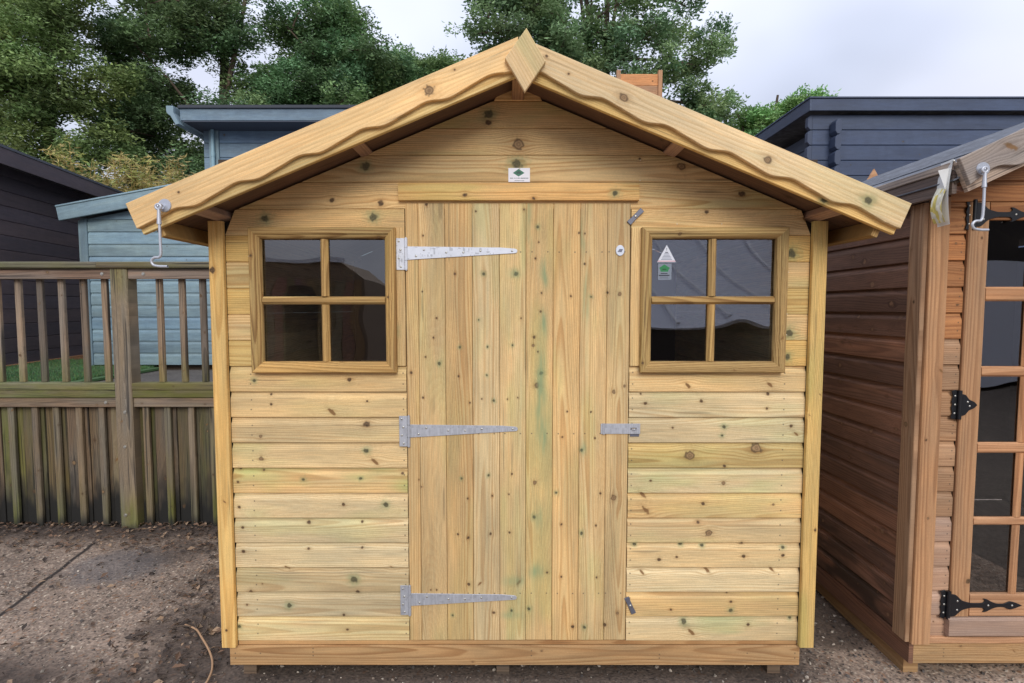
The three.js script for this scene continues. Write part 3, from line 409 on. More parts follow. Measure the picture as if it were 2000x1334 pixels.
  const turn = (x, y, a, m, z) => { const h = sub(shed, 'turn_button'); add(h, 'button', plate([[-0.036, -0.0095], [-0.022, -0.0095], [-0.020, -0.0085], [0.020, -0.0085], [0.022, -0.0095], [0.036, -0.0095], [0.036, 0.0095], [0.022, 0.0095], [0.020, 0.0085], [-0.020, 0.0085], [-0.022, 0.0095], [-0.036, 0.0095]], 0.005, 0.001).rotateZ(a).translate(x, y, z), m); add(h, 'screw', screw(x, y, z + 0.005, 0.0055), screwMat); };
  turn(0.445, 1.809, 0.79, gunmetal, 0.019); turn(0.4455, 0.287, -1.15, gunmetal, 0.0165);

  // maker's plate under the gable knot: green diamond over two lines of print too small to read
  const pc = document.createElement('canvas'); pc.width = 320; pc.height = 204; { const c = pc.getContext('2d'); c.fillStyle = '#e6e5ea'; c.fillRect(0, 0, 320, 204); c.fillStyle = '#1f6a4e'; c.beginPath(); c.moveTo(152, 14); c.lineTo(240, 72); c.lineTo(152, 124); c.lineTo(66, 72); c.closePath(); c.fill(); c.fillStyle = '#0f4434'; c.beginPath(); c.moveTo(112, 66); c.lineTo(150, 42); c.lineTo(196, 68); c.lineTo(182, 84); c.lineTo(126, 84); c.closePath(); c.fill(); c.fillStyle = '#39756099'; c.fillRect(120, 92, 66, 6); c.fillStyle = '#2b4048'; const r = rng(8); let x = 24; while (x < 292) { const w = 4 + r() * 6; c.fillRect(x, 142, w, 11 + r() * 3); x += w + 3 + (r() < 0.12 ? 9 : 0); } c.fillStyle = '#4b565c'; x = 92; while (x < 232) { const w = 3 + r() * 5; c.fillRect(x, 180, w, 8 + r() * 2); x += w + 3; } }
  const pT = new THREE.CanvasTexture(pc); pT.colorSpace = THREE.SRGBColorSpace;
  const plateMat = new THREE.MeshStandardMaterial({ map: pT, roughness: 0.45, name: 'white_enamel_plate' }); const pg = sub(shed, 'name_plate');
  add(pg, 'plate', new THREE.BoxGeometry(0.0815, 0.052, 0.0022).translate(0.0045, 1.9645, 0.0158), plateMat); add(pg, 'screw', merge([screw(0.006, 1.988, 0.0168, 0.003)]), screwMat);

  // white nail heads along the cladding edges
  { const l = []; for (const [x, y] of [[-0.44, 1.872], [0.462, 1.872], [0.462, 1.945], [0.445, 1.79], [0.605, 1.782], [0.775, 1.782], [1.032, 1.70], [1.033, 1.60], [1.032, 1.54], [1.033, 1.44], [1.034, 1.36], [-1.028, 1.66], [-1.027, 1.55], [0.462, 2.02]]) l.push(screw(x, y, 0.0146, 0.0024)); add(shed, 'nail_head', merge(l), new THREE.MeshStandardMaterial({ color: lin(215, 205, 180), metalness: 0.3, roughness: 0.4, name: 'bright_nails' })).userData.kind = 'stuff'; }
}

// cabin hook hanging from the left end of the shed's bargeboard
function cabinHook(label, x, y, z, lean, group) {
  const t = thing('cabin_hook', label, 'hook', group); t.position.set(x, y, z);
  add(t, 'eye_plate', new THREE.CylinderGeometry(0.021, 0.0225, 0.003, 28).rotateX(Math.PI / 2).translate(0.004, 0.004, 0.0015), zinc);
  add(t, 'eye', new THREE.TorusGeometry(0.009, 0.0032, 8, 20).rotateY(1.1).translate(-0.003, -0.002, 0.012), zinc);
  add(t, 'hook_rod', merge([new THREE.TorusGeometry(0.0085, 0.0045, 8, 20).translate(-0.006, -0.004, 0.019), new THREE.CylinderGeometry(0.0048, 0.0074, 0.05, 12).translate(-0.005, -0.037, 0.019), tube([[-0.0045, -0.055, 0.019], [-0.004, -0.12, 0.019], [-0.003 + lean, -0.166, 0.019], [-0.008 + lean, -0.172, 0.019], [-0.025 + lean, -0.174, 0.019], [-0.034 + lean, -0.184, 0.019], [-0.029 + lean, -0.197, 0.019], [-0.012 + lean, -0.202, 0.019], [0.020 + lean, -0.203, 0.019]], 0.0046, 70, 10)]), galv);
  return t;
}
cabinHook('grey steel cabin hook hanging from the lower left end of the pale shed bargeboard', -1.203, 1.806, 0.2372, -0.002);

// ------------------------------------------------------------------ the brown shed on the right
{
  const t = thing('summer_house', 'orange-brown timber shed with a glazed door and black strap hinges, right of the pale shed', 'garden shed');
  const lap = lapProf(), Y0 = 0.146, X0 = 1.556, X1 = 3.42, ZB = -1.62, sl = 0.468, EY = 1.90, RX_ = (X0 + X1) / 2, und = x => EY + sl * (x - X0) , apex = und(RX_);
  // side wall facing the pale shed
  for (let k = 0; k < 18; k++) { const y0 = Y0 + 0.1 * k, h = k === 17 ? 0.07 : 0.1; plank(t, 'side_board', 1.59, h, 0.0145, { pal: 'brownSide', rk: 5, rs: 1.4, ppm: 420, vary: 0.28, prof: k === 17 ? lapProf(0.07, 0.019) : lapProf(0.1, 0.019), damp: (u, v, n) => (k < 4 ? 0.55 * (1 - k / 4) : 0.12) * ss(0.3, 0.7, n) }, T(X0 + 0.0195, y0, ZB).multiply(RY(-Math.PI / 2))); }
  sv(t, 'corner_trim', X0 - 0.018, X0 + 0.0005, 0.14, 1.86, -0.052, 0.022, { pal: 'tan', left: true, rk: 2, warm: -0.02 });
  vb(t, 'corner_trim', X0 + 0.001, X0 + 0.073, 0.136, 1.88, 0.0148, 0.034, { pal: 'tan', rk: 2, warm: 0.02 });
  // front boards left of the door
  for (let k = 0; k < 17; k++) { const y0 = Y0 + 0.1 * k; hb(t, 'cladding_board', X0 + 0.016, 1.706, y0, y0 + 0.1, 0, 0.0145, { pal: y0 < 0.55 ? 'tanGrey' : y0 < 1.3 ? 'tan' : 'tanTop', prof: lap, rk: 6, rs: 0.8, nails: [[0.118, 0.03], [0.12, 0.062]] }); hb(t, 'cladding_board', 2.412, X1, y0, y0 + 0.1, 0, 0.0145, { pal: 'tan', prof: lap, pool: 'rs', poolSize: 5, ppm: 300 }); }
  for (let k = 17; k < 22; k++) { const y0 = Y0 + 0.1 * k, cut = y => X0 + Math.max(0, (y - EY + 0.012) / sl); if (y0 > apex - 0.05) break; const G = grain(X1 - X0, 0.1, { pal: 'tanTop', rk: 2 }); const xl = y => Math.min(RX_ - 0.01, Math.max(X0 + 0.016, cut(y0 + y))); const g = prism(lap, xl, y => 2 * RX_ - xl(y), G.uv); add(t, 'cladding_board', g.translate(0, y0, 0), G.p.mat); }
  hb(t, 'sill_strip', X0 + 0.06, X1, 0.1345, 0.1605, -0.01, 0.026, { pal: 'orange', ppm: 400 });
  hb(t, 'floor_bearer', 1.578, X1, 0.046, 0.1335, -0.04, 0.016, { pal: 'bearer', rk: 1.5, ppm: 400, nails: [[0.12, 0.03], [0.12, 0.045], [0.12, 0.06]] });
  zb(t, 'floor_bearer', 1.560, 1.5775, 0.046, 0.1335, -1.6, 0.016, { pal: 'brownSide', left: true, ppm: 300 });
  for (const x of [1.62, 2.5, 3.3]) zb(t, 'runner', x - 0.03, x + 0.03, -0.05, 0.0455, -1.55, -0.05, { pal: 'bearer', pool: 'runner', poolSize: 2, ppm: 200 });
  hb(t, 'runner', 1.735, 2.9, -0.05, 0.045, -0.16, -0.10, { pal: 'fenceDark', ppm: 200 });
  add(t, 'back_wall', new THREE.BoxGeometry(X1 - X0 - 0.05, 2.0, 0.014).translate(RX_, 1.14, ZB + 0.02), dark);
  add(t, 'far_side_wall', new THREE.BoxGeometry(0.014, 1.74, 1.6).translate(X1 - 0.02, 1.0, -0.81), dark);
  add(t, 'floor', new THREE.BoxGeometry(X1 - X0 - 0.05, 0.018, 1.58).translate(RX_, 0.12, -0.815), dark);
  // glazed door: stiles, rails and bars round fifteen panes
  const d = sub(t, 'door'), DX0 = 1.7085, DX1 = 2.409, ty = [[1.545, 1.795], [1.240, 1.488], [0.943, 1.198], [0.646, 0.899], [0.336, 0.612]], cols = [[1.785, 1.943], [1.974, 2.144], [2.175, 2.333]], ZF = 0.0045;
  vb(d, 'stile', DX0, 1.785, 0.2465, 1.862, ZF, 0.026, { pal: 'tan', rk: 1.5, c: 0.005 }); vb(d, 'stile', 2.333, DX1, 0.2465, 1.862, ZF, 0.026, { pal: 'tan' });
  hb(d, 'rail', 1.7855, 2.3325, 0.2465, 0.335, ZF, 0.025, { pal: 'orange', rk: 0.5 }); hb(d, 'rail', 1.7855, 2.3325, 1.796, 1.862, ZF, 0.025, { pal: 'tanTop' });
  for (let i = 0; i < 4; i++) hb(d, 'glazing_bar', 1.7855, 2.3325, ty[i + 1][1] + 0.001, ty[i][0] - 0.001, ZF + 0.001, 0.0235, { pal: 'orange', c: 0.007 });
  for (let i = 0; i < 5; i++) for (const c of [0, 1]) vb(d, 'glazing_bar', cols[c][1], cols[c + 1][0], ty[i][0] - (i === 4 ? 0.0005 : 0.0005), ty[i][1] + 0.0005, ZF + 0.001, 0.0225, { pal: 'orange', c: 0.007, pool: 'gbar', poolSize: 4 });
  const r = rng(91);
  for (const [y0, y1] of ty) for (const [x0, x1] of cols) { const g = new THREE.PlaneGeometry(x1 - x0 + 0.004, y1 - y0 + 0.004, 14, 18), p = g.attributes.position, s = r() * 50; for (let i = 0; i < p.count; i++) { const x = p.getX(i) / 0.16, y = p.getY(i) / 0.26; p.setZ(i, 0.0012 * (vn(x * 1.2 + s, y * 2.6 + s) - 0.5)); } g.computeVertexNormals(); add(d, 'pane', g.translate((x0 + x1) / 2, (y0 + y1) / 2, 0.0095), glassMat).castShadow = false; }
  hb(d, 'weather_board', 1.696, 2.405, 0.1675, 0.2445, 0.015, 0.040, { pal: 'tanGrey', rk: 2, c: 0.008 });
  hb(t, 'door_head_trim', 1.632, 2.5, 1.8645, 1.925, 0.0148, 0.026, { pal: 'tanTop', rk: 1 });
  // black ornamental hinges
  const scr = (x, y, z) => new THREE.SphereGeometry(0.0042, 8, 4, 0, Math.PI * 2, 0, Math.PI / 2).scale(1, 0.6, 1).rotateX(Math.PI / 2).translate(x, y, z);
  const smooth = (pts, n = 60) => new THREE.CatmullRomCurve3(pts.map(p => new THREE.Vector3(p[0], p[1], 0)), false, 'catmullrom', 0.35).getPoints(n).map(p => [p.x, p.y]);
  const strap = (x, y, long) => {
    const h = sub(t, 'strap_hinge'), Z = 0.0265;
    const lf = [[-0.004, -0.053], [0.012, -0.058], [0.020, -0.050], [0.022, 0], [0.020, 0.050], [0.012, 0.058], [-0.004, 0.053], [0.002, 0.032], [-0.003, 0.011], [0.001, 0], [-0.003, -0.011], [0.002, -0.032]];
    add(h, 'leaf', plate(lf.map(p => [p[0] + x, p[1] + y]), 0.004, 0.0008).translate(0, 0, Z - 0.009), black);
    add(h, 'knuckle', new THREE.CylinderGeometry(0.0075, 0.0075, 0.112, 12).translate(x + 0.024, y, Z), black);
    const up = long ? smooth([[0.030, 0.045], [0.05, 0.042], [0.075, 0.020], [0.11, 0.010], [0.155, 0.010], [0.164, 0.019], [0.158, 0.027], [0.172, 0.025], [0.195, 0.013], [0.215, 0.007], [0.24, 0.007], [0.262, 0.016], [0.283, 0.012], [0.312, 0]]) : smooth([[0.030, 0.043], [0.045, 0.038], [0.058, 0.022], [0.078, 0.012], [0.090, 0]]);
    const s = [...up, ...up.slice(0, -1).reverse().map(p => [p[0], -p[1]])].map(p => [p[0] + x, p[1] + y]).reverse();
    add(h, 'strap', plate(s, 0.004, 0.0008).translate(0, 0, Z), black);
    const l = [[0.010, 0.034], [0.011, 0], [0.010, -0.034]].map(p => scr(x + p[0], y + p[1], Z - 0.0055)); for (const p of long ? [[0.056, 0.018], [0.056, -0.018], [0.178, 0], [0.272, 0]] : [[0.052, 0.012], [0.06, -0.004]]) l.push(scr(x + p[0], y + p[1], Z + 0.0035));
    add(h, 'screw', merge(l), screwMat).userData.kind = 'stuff';
  };
  strap(1.676, 0.293, true); strap(1.680, 1.090, false); strap(1.700, 1.815, true);
  // roof: two felted slopes, grey bargeboards, eaves fascia, rear finial
  const OV = 0.2, an = Math.atan(sl), LS = (RX_ - X0 + 0.05) / Math.cos(an);
  for (const s of [-1, 1]) {
    const M = T(RX_, apex + 0.012, 0).multiply(s > 0 ? RZ(-an) : RZ(an));
    add(t, 'roof_sheet', new THREE.BoxGeometry(LS, 0.014, 1.93).translate(s * LS / 2, 0.007, OV - 0.965).applyMatrix4(M), dark);
    for (let k = 0; k < 2; k++) add(t, 'roof_felt', new THREE.BoxGeometry(LS * (k ? 0.45 : 0.60) + 0.01, 0.004, 1.95).translate(s * (k ? LS * 0.225 : LS * 0.70 + 0.004), 0.0165 + k * 0.0045, OV - 0.965).applyMatrix4(M), felt);
    const h = 0.118, Lb = LS + 0.02; const wave = x => { const q = (x + 0.04) / 0.25 * Math.PI * 2; return -h + 0.026 + 0.014 * Math.sin(q + 0.45 * Math.sin(q)); };
    const MB = T(RX_, apex + 0.099, 0).multiply(s > 0 ? RZ(-an) : RZ(an));
    const GB = grain(Lb, 0.13, { pal: 'greyBarge', rk: 1 });
    add(t, 'barge_strip', reUV(plate([[0.002, -0.01], [Lb, -0.01], [Lb, -h], [h * sl + 0.002, -h]].map(p => [p[0] * s, p[1]]), 0.018, 0.0015), GB, s > 0 ? 0 : -Lb, -h).translate(0, 0, OV).applyMatrix4(MB), GB.p.mat);
    const fr = [[0.002, 0], [Lb, 0], [Lb, wave(Lb)]]; for (let i = 1; i <= 110; i++) { const x = Lb - (Lb - 0.05) * i / 110; fr.push([x, wave(x)]); }
    const GF = grain(Lb, 0.13, { pal: 'greyBarge', knots: [{ u: 0.17, v: 0.08, r: 0.022, k: 2 }, { u: 0.07, v: 0.04, r: 0.005, k: 0 }] });
    add(t, 'bargeboard', reUV(plate(fr.map(p => [p[0] * s, p[1]]), 0.018, 0.0018), GF, s > 0 ? 0 : -Lb, -h).translate(0, 0, OV + 0.0185).applyMatrix4(MB), GF.p.mat);
  }
  zb(t, 'eaves_fascia', 1.498, 1.514, 1.858, 1.937, -1.72, 0.197, { pal: 'greyFascia', left: true, rk: 1.5, warm: -0.05 });
  zb(t, 'eaves_fascia', 1.492, 1.508, 1.938, 1.966, -1.72, 0.1985, { pal: 'greyBarge', left: true, ppm: 300 });
  zb(t, 'soffit_board', 1.516, 1.553, 1.868, 1.884, -1.7, 0.19, { pal: 'brownSide', ppm: 200 });
  { const G = grain(0.26, 0.16, { pal: 'orange' }); const g = plate([[0, 0.12], [0.07, 0], [0, -0.11], [-0.07, 0]], 0.018, 0.002); reUV(g, G, -0.08, -0.12); add(t, 'finial', g.translate(RX_, apex - 0.03, ZB - 0.12), G.p.mat); }

  // what hangs from it
  cabinHook('grey steel cabin hook hanging from the weathered bargeboard of the brown shed', 1.563, 1.928, 0.2372, -0.004);
  const bag = thing('leaflet_sleeve', 'clear plastic sleeve with a yellowed leaflet pinned to the eaves of the brown shed', 'leaflet'); bag.position.set(1.496, 1.965, 0.150);
  const sheet = (pts, th, m, nm, ry) => { const g = plate(pts, th, 0); g.rotateY(ry); add(bag, nm, g, m); };
  const plastic = new THREE.MeshPhysicalMaterial({ color: lin(236, 236, 232), transmission: 0.25, roughness: 0.35, thickness: 0, name: 'cloudy_plastic' });
  const paper = new THREE.MeshStandardMaterial({ map: noiseTex(64, 128, (i, j) => { const k = 0.85 + 0.2 * vn(i / 9, j / 9), y = vn(i / 14 + 9, j / 20) > 0.45; return y ? [226 * k, 206 * k, 110 * k] : [236 * k, 230 * k, 205 * k]; }), roughness: 0.7, name: 'yellowed_paper' });
  const bend = (w, h, n, f) => { const pos = [], idx = [], uv = []; for (let j = 0; j <= n; j++) for (let i = 0; i <= 4; i++) { const a = i / 4, b = j / n, [x, y, z] = f(a, b); pos.push(x, y, z); uv.push(a, b); } for (let j = 0; j < n; j++) for (let i = 0; i < 4; i++) { const q = j * 5 + i; idx.push(q, q + 1, q + 5, q + 1, q + 6, q + 5); } const g = new THREE.BufferGeometry(); g.setAttribute('position', new THREE.Float32BufferAttribute(pos, 3)); g.setAttribute('uv', new THREE.Float32BufferAttribute(uv, 2)); g.setIndex(idx); g.computeVertexNormals(); return g; };
  add(bag, 'sleeve', bend(1, 1, 12, (a, b) => [-0.004 - 0.012 * Math.sin(b * 3) - 0.012 * b + a * 0.016, 0.01 - 0.225 * b, 0.035 + 0.02 - a * 0.075 + 0.015 * b]), plastic);
  add(bag, 'leaflet', bend(1, 1, 12, (a, b) => [-0.008 - 0.022 * Math.sin(b * 2.9) - 0.012 * b + a * 0.004, -0.075 - 0.13 * b, 0.03 + 0.016 - a * 0.055 + 0.012 * b]), paper);
  add(bag, 'flap', bend(1, 1, 8, (a, b) => [-0.003 - 0.050 * (1 - b) * a - 0.02 * b, -0.018 - 0.082 * b - 0.012 * a * (1 - b), 0.048 + 0.004 * a]), plastic);
  add(bag, 'pin', new THREE.SphereGeometry(0.005, 10, 8).translate(-0.001, 0.002, 0.052), screwMat);
}

// ------------------------------------------------------------------ weathered balustrade and retaining boards on the left
{
  const t = thing('timber_fence', 'weathered green-stained timber balustrade above dark retaining boards, left of the pale shed', 'fence');
  const ZF = -1.43, XL = -4.5, XR = -1.25, PX = [-3.99, -2.5725], low = (a, b) => (u, v) => ss(b, a, u);
  const P = (x, m) => vb(t, 'post', x - 0.056, x + 0.056, -0.05, 1.719, ZF - 0.10, ZF, { pal: 'post', ppm: 420, rk: 2, c: 0.006, algae: u => 0.04 + 0.6 * ss(0.22, 0.02, u) + 0.3 * ss(0.85, 0.99, u), damp: (u, v, n) => 0.75 * ss(0.14, 0.04, u + 0.08 * n), nails: [[0.11, 0.055], [0.62, 0.05], [0.92, 0.045]] });
  PX.forEach(P);
  hb(t, 'cap_rail', XL, -2.7, 1.7195, 1.762, ZF - 0.125, ZF + 0.018, { pal: 'fence', ppm: 400, c: 0.007, algae: () => 0.35 }); hb(t, 'cap_rail', -2.6985, XR, 1.7195, 1.762, ZF - 0.125, ZF + 0.018, { pal: 'fence', ppm: 400, c: 0.007, algae: () => 0.35 });
  const spans = [[XL, PX[0] - 0.057], [PX[0] + 0.057, PX[1] - 0.057], [PX[1] + 0.057, XR]];
  for (const [a, b] of spans) {
    hb(t, 'top_rail', a, b, 1.652, 1.716, ZF - 0.05, ZF - 0.012, { pal: 'fenceRail', ppm: 420, rk: 1 });
    hb(t, 'mid_rail', a, b, 0.925, 0.972, ZF - 0.085, ZF - 0.004, { pal: 'fence', ppm: 420, rk: 1, algae: () => 0.55, c: 0.005 });
    hb(t, 'mid_rail', a, b, 0.874, 0.9235, ZF - 0.085, ZF - 0.006, { pal: 'fence', ppm: 420, rk: 1, algae: () => 0.7, c: 0.005 });
    hb(t, 'lower_rail', a, b, 0.812, 0.8715, ZF - 0.055, ZF - 0.016, { pal: 'fenceRail', ppm: 420, rk: 2, algae: () => 0.12 });
  }
  const r = rng(505);
  const tall = [-4.4, -4.26, -4.12, -3.84, -3.70, -3.557, -3.413, -3.2715, -3.127, -2.987, -2.842, -2.7015, -2.3415, -2.192, -2.056, -1.912, -1.77, -1.63, -1.49, -1.35];
  for (const x of tall) { const k = (r() - 0.5) * 0.012; vb(t, 'baluster', x - 0.0265, x + 0.0135, 0.9745, 1.70, ZF - 0.078, ZF - 0.0525, { pal: 'fence', ppm: 400, rk: 2.5, c: 0.004, algae: u => 0.9 * ss(0.35, 0.0, u) * (0.4 + r() * 0.0), warm: (r() - 0.5) * 0.06, vary: 0.3 }); }
  const bat = [-4.35, -4.2, -3.85, -3.70, -3.52, -3.35, -3.193, -3.0515, -2.8985, -2.749, -2.453, -2.3095, -2.152, -2.0085, -1.865, -1.72, -1.58, -1.44];
  for (const x of bat) { const g0 = 0.2 + 0.45 * r(); vb(t, 'batten', x - 0.0245, x + 0.0165, -0.04, 0.811, ZF - 0.062, ZF - 0.036, { pal: 'fence', ppm: 400, rk: 2, c: 0.004, algae: u => g0 * (0.35 + 0.9 * ss(0.55, 0.12, u)), damp: (u, v, n) => 0.9 * ss(0.17, 0.045, u + 0.06 * n) }); }
  for (let x = XL + 0.02, i = 0; x < XR - 0.1; x += 0.1475, i++) { const g0 = r(), dk = 0.15 + 0.35 * r(); vb(t, 'retaining_board', x, x + 0.1435, -0.05, 0.868, ZF - 0.10 - (i % 2) * 0.005, ZF - 0.066 - (i % 2) * 0.005, { pal: i % 5 === 2 ? 'fence' : 'fenceDark', ppm: 400, rk: 2, rs: 1.9, algae: u => g0 * 0.8, damp: (u, v, n) => Math.min(0.95, ss(0.52, 0.14, u + 0.5 * (n - 0.4)) * (0.8 + dk) * (0.5 + 0.6 * n) + 0.9 * ss(0.36, 0.10, u + 0.16 * n)) }); }
  const bolts = []; for (const [x, y, z] of [[-2.683, 1.685, ZF - 0.012], [-2.415, 1.685, ZF - 0.012], [-2.70, 0.842, ZF - 0.016], [-2.565, 0.78, ZF], [-2.59, 0.09, ZF], [-2.575, 0.55, ZF]]) { bolts.push(new THREE.CylinderGeometry(0.010, 0.0115, 0.004, 16).rotateX(Math.PI / 2).translate(x, y, z + 0.002)); bolts.push(new THREE.CylinderGeometry(0.0055, 0.0055, 0.006, 6).rotateX(Math.PI / 2).translate(x, y, z + 0.005)); }
  for (let i = 0; i < bolts.length; i += 2) add(t, 'bolt', merge([bolts[i], bolts[i + 1]]), screwMat);
}

// artificial turf on the terrace
{
  const g = new THREE.BoxGeometry(4.2, 0.02, 2.3).translate(-5.62, 0.862, -2.86);
  struct('artificial_turf', g, new THREE.MeshStandardMaterial({ color: lin(74, 104, 62), roughness: 0.95, name: 'turf_backing' }));
  const bl = new THREE.BufferGeometry(); bl.setAttribute('position', new THREE.Float32BufferAttribute([-0.004, 0, 0, 0.004, 0, 0, 0.003, 0.026, 0.008, 0, 0, -0.004, 0, 0, 0.004, -0.006, 0.022, 0], 3)); bl.setAttribute('uv', new THREE.Float32BufferAttribute(new Array(12).fill(0), 2)); bl.computeVertexNormals();
  const m = new THREE.InstancedMesh(bl, new THREE.MeshStandardMaterial({ roughness: 0.9, name: 'turf_blades' }), 26000), r = rng(12), o = new THREE.Object3D(), c = new THREE.Color();
  for (let i = 0; i < 26000; i++) { o.position.set(-5.3 + r() * 1.7, 0.872, -3.98 + r() * 2.2); o.rotation.set((r() - 0.5) * 0.5, r() * 6.28, (r() - 0.5) * 0.5); o.scale.setScalar(0.7 + r() * 0.7); o.updateMatrix(); m.setMatrixAt(i, o.matrix); c.setRGB(0.07 + 0.07 * r(), 0.15 + 0.09 * r(), 0.055 + 0.04 * r()); m.setColorAt(i, c); }
  m.name = 'turf_pile'; m.userData = { kind: 'stuff', label: 'short bright green artificial grass beside the dark cabin', category: 'grass' }; scene.add(m);
}

// ------------------------------------------------------------------ small blue-grey shed behind the fence
{
  const t = thing('blue_shed', 'small pale blue-grey painted shed behind the balustrade, its sloping roof edge rising to the right', 'garden shed'); t.position.set(-4.25, 0.85, -3.3);
  const W = 2.9, o = { pal: 'blue', ppm: 180, paint: 1, rk: 0.6, rs: 0.7 }, sl = 0.18, top = x => 1.46 + sl * x, p = 0.1195, lap = lapProf(p, 0.016);
  for (let k = 0; k < 17; k++) { const y0 = 0.05 + p * k; const xl = y => Math.max(0.062, (y0 + y - 1.48) / sl); if (xl(p) > W - 0.1) break; const G = grain(W, p, o); const g = prism(lap, xl, W - 0.05, G.uv); add(t, 'cladding_board', g.translate(0, y0, 0), G.p.matPaint); }
  vb(t, 'corner_trim', -0.005, 0.06, 0.03, 1.49, 0.001, 0.028, { ...o, warm: -0.01 }); sv(t, 'corner_trim', -0.024, -0.006, 0.03, 1.47, -0.05, 0.026, { ...o, left: true });
  for (let k = 0; k < 12; k++) plank(t, 'side_board', 0.95, p, 0.016, { ...o, pool: 'bside', poolSize: 2, prof: lap }, T(0.016, 0.05 + p * k, -1.0).multiply(RY(-Math.PI / 2)));
  const M = T(-0.13, 1.455, 0.10).multiply(RZ(Math.atan(sl)));
  { const G = grain(3.1, 0.14, { ...o, rk: 1 }); add(t, 'bargeboard', prism(rectProf(0.128, 0.022, 0.003), 0, 3.1, G.uv).applyMatrix4(M), G.p.matPaint); }
  add(t, 'roof', new THREE.BoxGeometry(3.1, 0.03, 1.2).translate(1.55, 0.129 - 0.04, -0.605).applyMatrix4(M), felt);
  { const G = grain(3.1, 0.04, o); add(t, 'roof_trim', prism(rectProf(0.016, 0.05, 0.003), 0, 3.1, G.uv).translate(0, 0.1295, -0.02).applyMatrix4(M), G.p.matPaint); }
  add(t, 'back_wall', new THREE.BoxGeometry(W - 0.1, 1.4, 0.02).translate(W / 2, 0.75, -1.0), dark); add(t, 'base', new THREE.BoxGeometry(W - 0.06, 0.05, 0.9).translate(W / 2, 0.02, -0.5), dark);
}
// ------------------------------------------------------------------ dark cabin at the left edge, its eaves running away from the camera
{
  const t = thing('dark_cabin', 'dark brown-black painted log cabin at the left edge, its eaves sloping away behind the balustrade', 'cabin');
  t.position.set(-5.04, 0.85, -3.3); t.rotation.y = 0.168;                        // local -z runs along the wall, away from the camera
  const p = 0.146, o = { pal: 'darkCabin', ppm: 160, paint: 1, pool: 'cabin', poolSize: 6, rk: 0.5, rs: 0.7 }, prof = [[0, 0], [0, 0.042], [0.005, 0.048], [p - 0.006, 0.048], [p - 0.001, 0.042], [p - 0.001, 0]];
  for (let k = 0; k < 14; k++) plank(t, 'wall_log', 4.6, k === 13 ? 0.1 : p, 0.048, { ...o, prof: k === 13 ? [[0, 0], [0, 0.042], [0.005, 0.048], [0.1, 0.048], [0.1, 0]] : prof }, T(-0.048, 0.02 + p * k, 1.2).multiply(RY(Math.PI / 2)));
  for (let k = 0; k < 14; k++) plank(t, 'wall_log', 3.0, k === 13 ? 0.1 : p, 0.048, { ...o, prof: k === 13 ? [[0, 0], [0, 0.042], [0.005, 0.048], [0.1, 0.048], [0.1, 0]] : prof }, T(-3.05, 0.02 + p * k, 1.152));
  zb(t, 'base_trim', 0.003, 0.02, -0.01, 0.05, -3.4, 1.2, { pal: 'orange', ppm: 100 });
  zb(t, 'eaves_fascia', 0.262, 0.284, 1.935, 2.085, -3.5, 1.5, { ...o, pool: 'cabinf' });
  add(t, 'eaves_soffit', new THREE.BoxGeometry(0.31, 0.02, 5.0).rotateZ(-0.18).translate(0.115, 2.02, -1.0), new THREE.MeshStandardMaterial({ color: lin(48, 42, 46), roughness: 0.8, name: 'dark_soffit' }));
  add(t, 'roof_felt', new THREE.BoxGeometry(1.75, 0.022, 5.04).translate(-0.875, 0, 0).rotateZ(-0.18).translate(0.292, 2.098, -1.0), felt);
  add(t, 'roof_felt', new THREE.BoxGeometry(1.75, 0.022, 5.04).translate(-0.875, 0, 0).rotateZ(0.18).translate(-1.43, 2.098, -1.0), felt);
  add(t, 'far_walls', new THREE.BoxGeometry(0.05, 2.0, 4.5).translate(-3.0, 1.0, -1.05), dark); add(t, 'back_wall', new THREE.BoxGeometry(3.0, 2.0, 0.05).translate(-1.55, 1.0, -3.35), dark);
}
